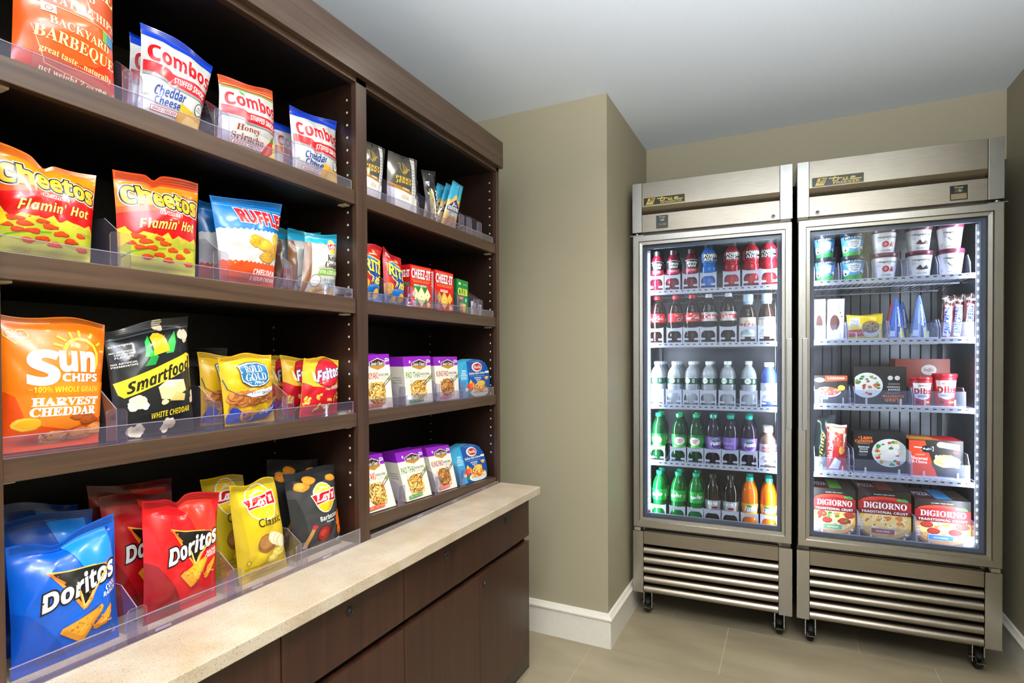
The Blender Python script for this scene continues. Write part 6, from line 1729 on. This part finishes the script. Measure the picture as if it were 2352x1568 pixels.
def cup(label, s, d, zz, h, r, tilt):
    root = thing('candy_cup', label, 'ice cream cup', FW(s, d, zz), DL, 'red snack cups on the third freezer shelf')
    nu, nv = 20, 3
    u, v = np.meshgrid(np.linspace(-PI, PI, nu+1), np.linspace(0, 1, nv+1))
    R = r*(.80+.2*v)
    Pg = np.stack([R*np.sin(u), -R*np.cos(u), v*h], 2)
    N = np.stack([np.sin(u), -np.cos(u), 0*u], 2)
    sk = Skin()
    sk.grid(Pg, M('#b8202e', 'card'), N=N)
    A0 = 5
    art = [('p', '#f0ece8', [(.16, .86), (.84, .86), (.76, .30), (.5, .22), (.24, .30)]), ('t', '#b01a28', 'Dibs', 'b', .22, .44, .80, .66, {'off': .02}), ('t', '#4a3030', 'NESTLE', 'b', .36, .72, .62, .79), ('e', '#8a9aa8', .5, .36, .18, .05), ('e', '#6a2a20', .34, .13, .07, .06), ('r', '#e8c84a', .56, .1, .8, .16)]
    sk.art(Pg[:, A0:nu-A0+1], N[:, A0:nu-A0+1], wrap(art, h/(r*2.6), nu-2*A0, nv, False, 2), 'card', base=.0003, step=.00013)
    sk.build('tub', (0, 0, 0), root)
    MB().lathe([(r*.98, h-.004), (r*1.05, h-.004), (r*1.05, h+.008), (r*.98, h+.010), (.0004, h+.010)], M('#b0202c', 'plastic'), 22, caps=False).build('lid', root, (0, 0, 0), 0, False)
    MB().lathe([(.0004, .002), (r*.79, .002), (r*.80, 0)], M('#8a1820', 'card'), 20, caps=False).build('bottom', root, (0, 0, 0), 0, False)
cup('red and white snack cup, left of the pair on the third freezer shelf', .602, 2.685, z, .104, .036, 0)
cup('red and white snack cup, right of the pair on the third freezer shelf', .680, 2.69, z, .117, .039, 0)
fcarton('frozen_meal_box', 'reddish brown frozen meal box standing at the back behind the red cups', 'frozen meal', .545, .735, z, 1.187, 2.83, .12, '#8a3a2a', [('e', '#c8b8b0', .62, .75, .14, .12), ('t', '#5a1c1c', "Stouffer's", 'S', .52, .70, .72, .80), ('t', '#e8782a', 'CUISINE', 'b', .3, .4, .8, .5), ('r', '#4a2420', 0, .0, 1, .35)], None, '#7a3a2c', group='frozen meal boxes')
for s0, s1, l in ((.222, .352, 'dark lasagna box'), (.365, .562, 'upside down meal box'), (.566, .728, 'red snack cups')):
    tray('shelf_tray', 'clear tray holding the '+l, s0, s1, 2.615, FZ[2]+.0004, .062, .205, GT)
# fourth shelf
z = FZ[3]+.0025
fbag('pocket_sandwich', 'dark green frozen sandwich packet leaning behind the red one', 'frozen sandwich', .224, .292, z, .945, 2.735, '#26332e', [('t', '#c8b84a', 'Philly', 'i', .30, .1, .55, .7, {'up': 1}), ('p', '#3a4a3a', [(.6, .1), (.95, .1), (.9, .8), (.6, .8)])], '#2a3236', 81, T=.016, lean=.02, group='frozen sandwich packets')
fbag('pocket_sandwich', 'red frozen sandwich packet with a white top seal', 'frozen sandwich', .272, .346, z, .915, 2.675, '#a8282c', [('p', '#e8c8a0', [(.2, .66), (.9, .62), (.92, .92), (.12, .94)]), ('p', '#c8463a', [(.3, .55), (.85, .50), (.8, .8), (.4, .84)]), ('t', Wt, 'Hot Pockets', 's', .06, .25, .26, .78, {'up': 1}), ('b', '#e2a24a', .72, .45, .16, .10, 4), ('p', '#d8d8dc', [(.1, .02), (.6, .02), (.7, .2), (.4, .28)]), ('p', '#7f9a4a', [(.05, .84), (.3, .82), (.2, .92)])], '#e8e6e4', 82, T=.02, group='frozen sandwich packets', top=.07)
fcarton('frozen_meal_box', 'black frozen ravioli meal box with orange lettering', 'frozen meal', .372, .555, z, .884, 2.69, .14, '#1c1a20', [('t', '#e8701e', '+Lean', 'b', .09, .83, .36, .91, {'off': .01}), ('t', '#e8701e', 'cuisine', 'b', .03, .74, .38, .83, {'off': .01}), ('t', '#c8c8cc', 'MARKETPLACE', 'n', .07, .70, .32, .725), ('t', Wt, 'Butternut', 'b', .10, .60, .31, .65), ('t', Wt, 'Squash', 'b', .12, .54, .28, .59), ('t', Wt, 'Ravioli', 'b', .12, .48, .28, .53), ('r', '#8a8a90', .1, .43, .28, .44), ('r', '#8a8a90', .1, .40, .26, .41)]+plate(.70, .50, .34, .36, ['#d8402a', '#e8dcc4', '#3f8a3a', '#f0e8d8', '#c8a03a', '#e0d0b0'], 9)+[('b', '#ece4d4', .60, .62, .14, .08, 4), ('b', '#efe8da', .76, .52, .13, .09, 5), ('b', '#e8dfcc', .84, .66, .1, .07, 6), ('b', '#ece4d4', .62, .42, .12, .08, 7), ('b', '#3f8a3a', .48, .66, .05, .06, 8), ('b', '#3f8a3a', .72, .62, .05, .04, 9)], [('r', '#6a6a70', .05, .1, .9, .14), ('r', '#6a6a70', .05, .3, .9, .34)], '#2c2a30', group='frozen meal boxes')
fcarton('frozen_meal_box', 'red and black frozen macaroni box with a pale pasta picture', 'frozen meal', .562, .738, z, .866, 2.675, .15, '#26221f', [('p', '#d8401e', [(0, 0), (.52, 0), (.30, .98), (0, .98)]), ('p', '#ece6da', [(.22, .70), (.27, .82), (.46, .82), (.46, .70), (.36, .66)]), ('e', '#17171a', .34, .75, .115, .10), ('l', '#ece6da', [(.10, .79), (.24, .78)], .025), ('t', Wt, "Stouffer's", 'c', .26, .71, .43, .79, {'off': .01}), ('t', Wt, 'Macaroni', 's', .04, .44, .35, .53, {'sl': -.02}), ('t', Wt, '& Cheese', 's', .06, .34, .34, .43, {'sl': -.02}), ('t', '#f0d8c8', 'CREAMY', 'n', .12, .56, .3, .6), ('p', '#f0e6b8', [(.62, .80), (.94, .74), (.93, .90), (.63, .95)]), ('t', '#4a3a1a', 'Classic', 's', .68, .80, .92, .89, {'sl': -.04}), ('e', '#e8dca0', .60, .88, .08, .08), ('e', '#b82430', .87, .69, .06, .05), ('e', '#3a3834', .72, .35, .30, .24), ('b', '#f0d47a', .70, .42, .26, .18, 3, .1)]+noodles(.5, .28, .92, .58, 30, ['#f4dc8a', '#e8c05a', '#f8e8b0'], .04, 4), [('p', '#e8782a', [(0, 0), (.6, 0), (.5, 1), (0, 1)]), ('r', '#c8202a', .6, 0, 1, 1), ('r', '#f0c84a', .1, .3, .5, .6)], '#b83a1e', group='frozen meal boxes')
for s0, s1, l in ((.222, .350, 'frozen sandwich packets'), (.363, .557, 'black ravioli box'), (.5595, .742, 'red and black macaroni box')):
    tray('shelf_tray', 'clear tray holding the '+l, s0, s1, 2.615, FZ[3]+.0004, .062, .34, GT, .10)
# freezer floor: three boxed pizzas
z = FZ[4]+.0028
def pizza_art(kind, tag_c, tag_t):
    base = {'s': '#d89a4a', 'c': '#e2b458', 'p': '#d8954a'}[kind]
    a = [('e', shade(base, .62), .52, .34, .56, .40), ('e', base, .52, .36, .52, .36), ('e', '#ecca84', .52, .37, .44, .30)]
    a += crumbs(.1, .08, .94, .66, 40, ['#f3dca0', '#e8bc6a', '#f7e8c4', '#d8843a'], .07, 3, True)
    if kind != 'c':
        for i, (x, y) in enumerate(((.34, .30), (.72, .30), (.22, .44), (.52, .16), (.86, .44), (.40, .78), (.66, .80))):
            a += [('b', '#7a1c18', x, y-.008, .125, .075, i+3, .08), ('b', '#b03a2c', x, y, .115, .068, i+3, .08)]
    if kind == 's':
        a += crumbs(.1, .1, .9, .5, 12, ['#3f7a34', '#8a3a24', '#4a8a3a'], .05, 8, True)
    if kind == 'c':
        a += crumbs(.1, .1, .9, .5, 16, ['#c8702a', '#d8943a'], .03, 8, True)
    a += [('r', '#241c1a', 0, .88, 1, 1), ('e', '#c83a24', .5, .76, .46, .12)]+[('b', '#3f8a3a', .86, .80, .09, .06, 4), ('b', '#4f9a44', .78, .82, .06, .04, 5)]
    a += [('p', '#9a1a22', [(0, .50), (1, .50), (1, .78), (.5, .82), (0, .76)]), ('p', '#6a1418', [(0, .50), (1, .50), (1, .585), (0, .60)]), ('t', Wt, 'DiGIORNO', 's', .10, .625, .92, .75, {'off': .006}), ('t', Wt, 'TRADITIONAL CRUST', 'b', .06, .525, .94, .575)]
    a += [('t', Wt, 'CLASSIC THIN CRUST', 'n', .3, .905, .7, .925), ('r', '#dfe3e8', .24, .09, .70, .215), ('r', tag_c, .25, .10, .69, .205), ('t', Wt, tag_t, 'b', .34, .13, .60, .17)]
    a += [('r', '#cfc8c4', .03, .16+i*.06, .10, .20+i*.06) for i in range(4)]+[('e', '#d8d8dc', .92, .12, .035, .022)]
    return a
PT = lambda c: [('r', '#5a1418', 0, 0, .4, 1), ('r', c, .4, .05, .7, .95), ('t', Wt, 'PIZZA', 'b', .06, .3, .36, .6), ('r', '#4a3a30', .72, .1, 1, .9)]
for s0, s1, z1, k, tc, tt, l in ((.222, .378, .643, 's', '#6aa83a', 'SUPREME', 'boxed frozen pizza with a green tag, left of three on the freezer floor'), (.388, .570, .650, 'c', '#a8482a', 'FOUR CHEESE', 'boxed frozen cheese pizza with a brown tag, middle of three'), (.582, .762, .632, 'p', '#4a8fc0', 'PEPPERONI', 'boxed frozen pepperoni pizza with a blue tag, right of three')):
    fcarton('pizza_box', l, 'frozen pizza', s0, s1, z, z1, 2.675, .20, '#2a1a18', pizza_art(k, tc, tt), PT(tc), '#2a2020', [('r', '#8a1a22', 0, .5, 1, .78)], '#2a1c1a', group='boxed pizzas on the freezer floor')
for s0, s1, l in ((.216, .382, 'green tagged pizza box'), (.3835, .575, 'brown tagged pizza box'), (.577, .764, 'blue tagged pizza box')):
    tray('shelf_tray', 'clear tray holding the '+l, s0, s1, 2.615, FZ[4]+.0005, .062, .34, GT, .11)
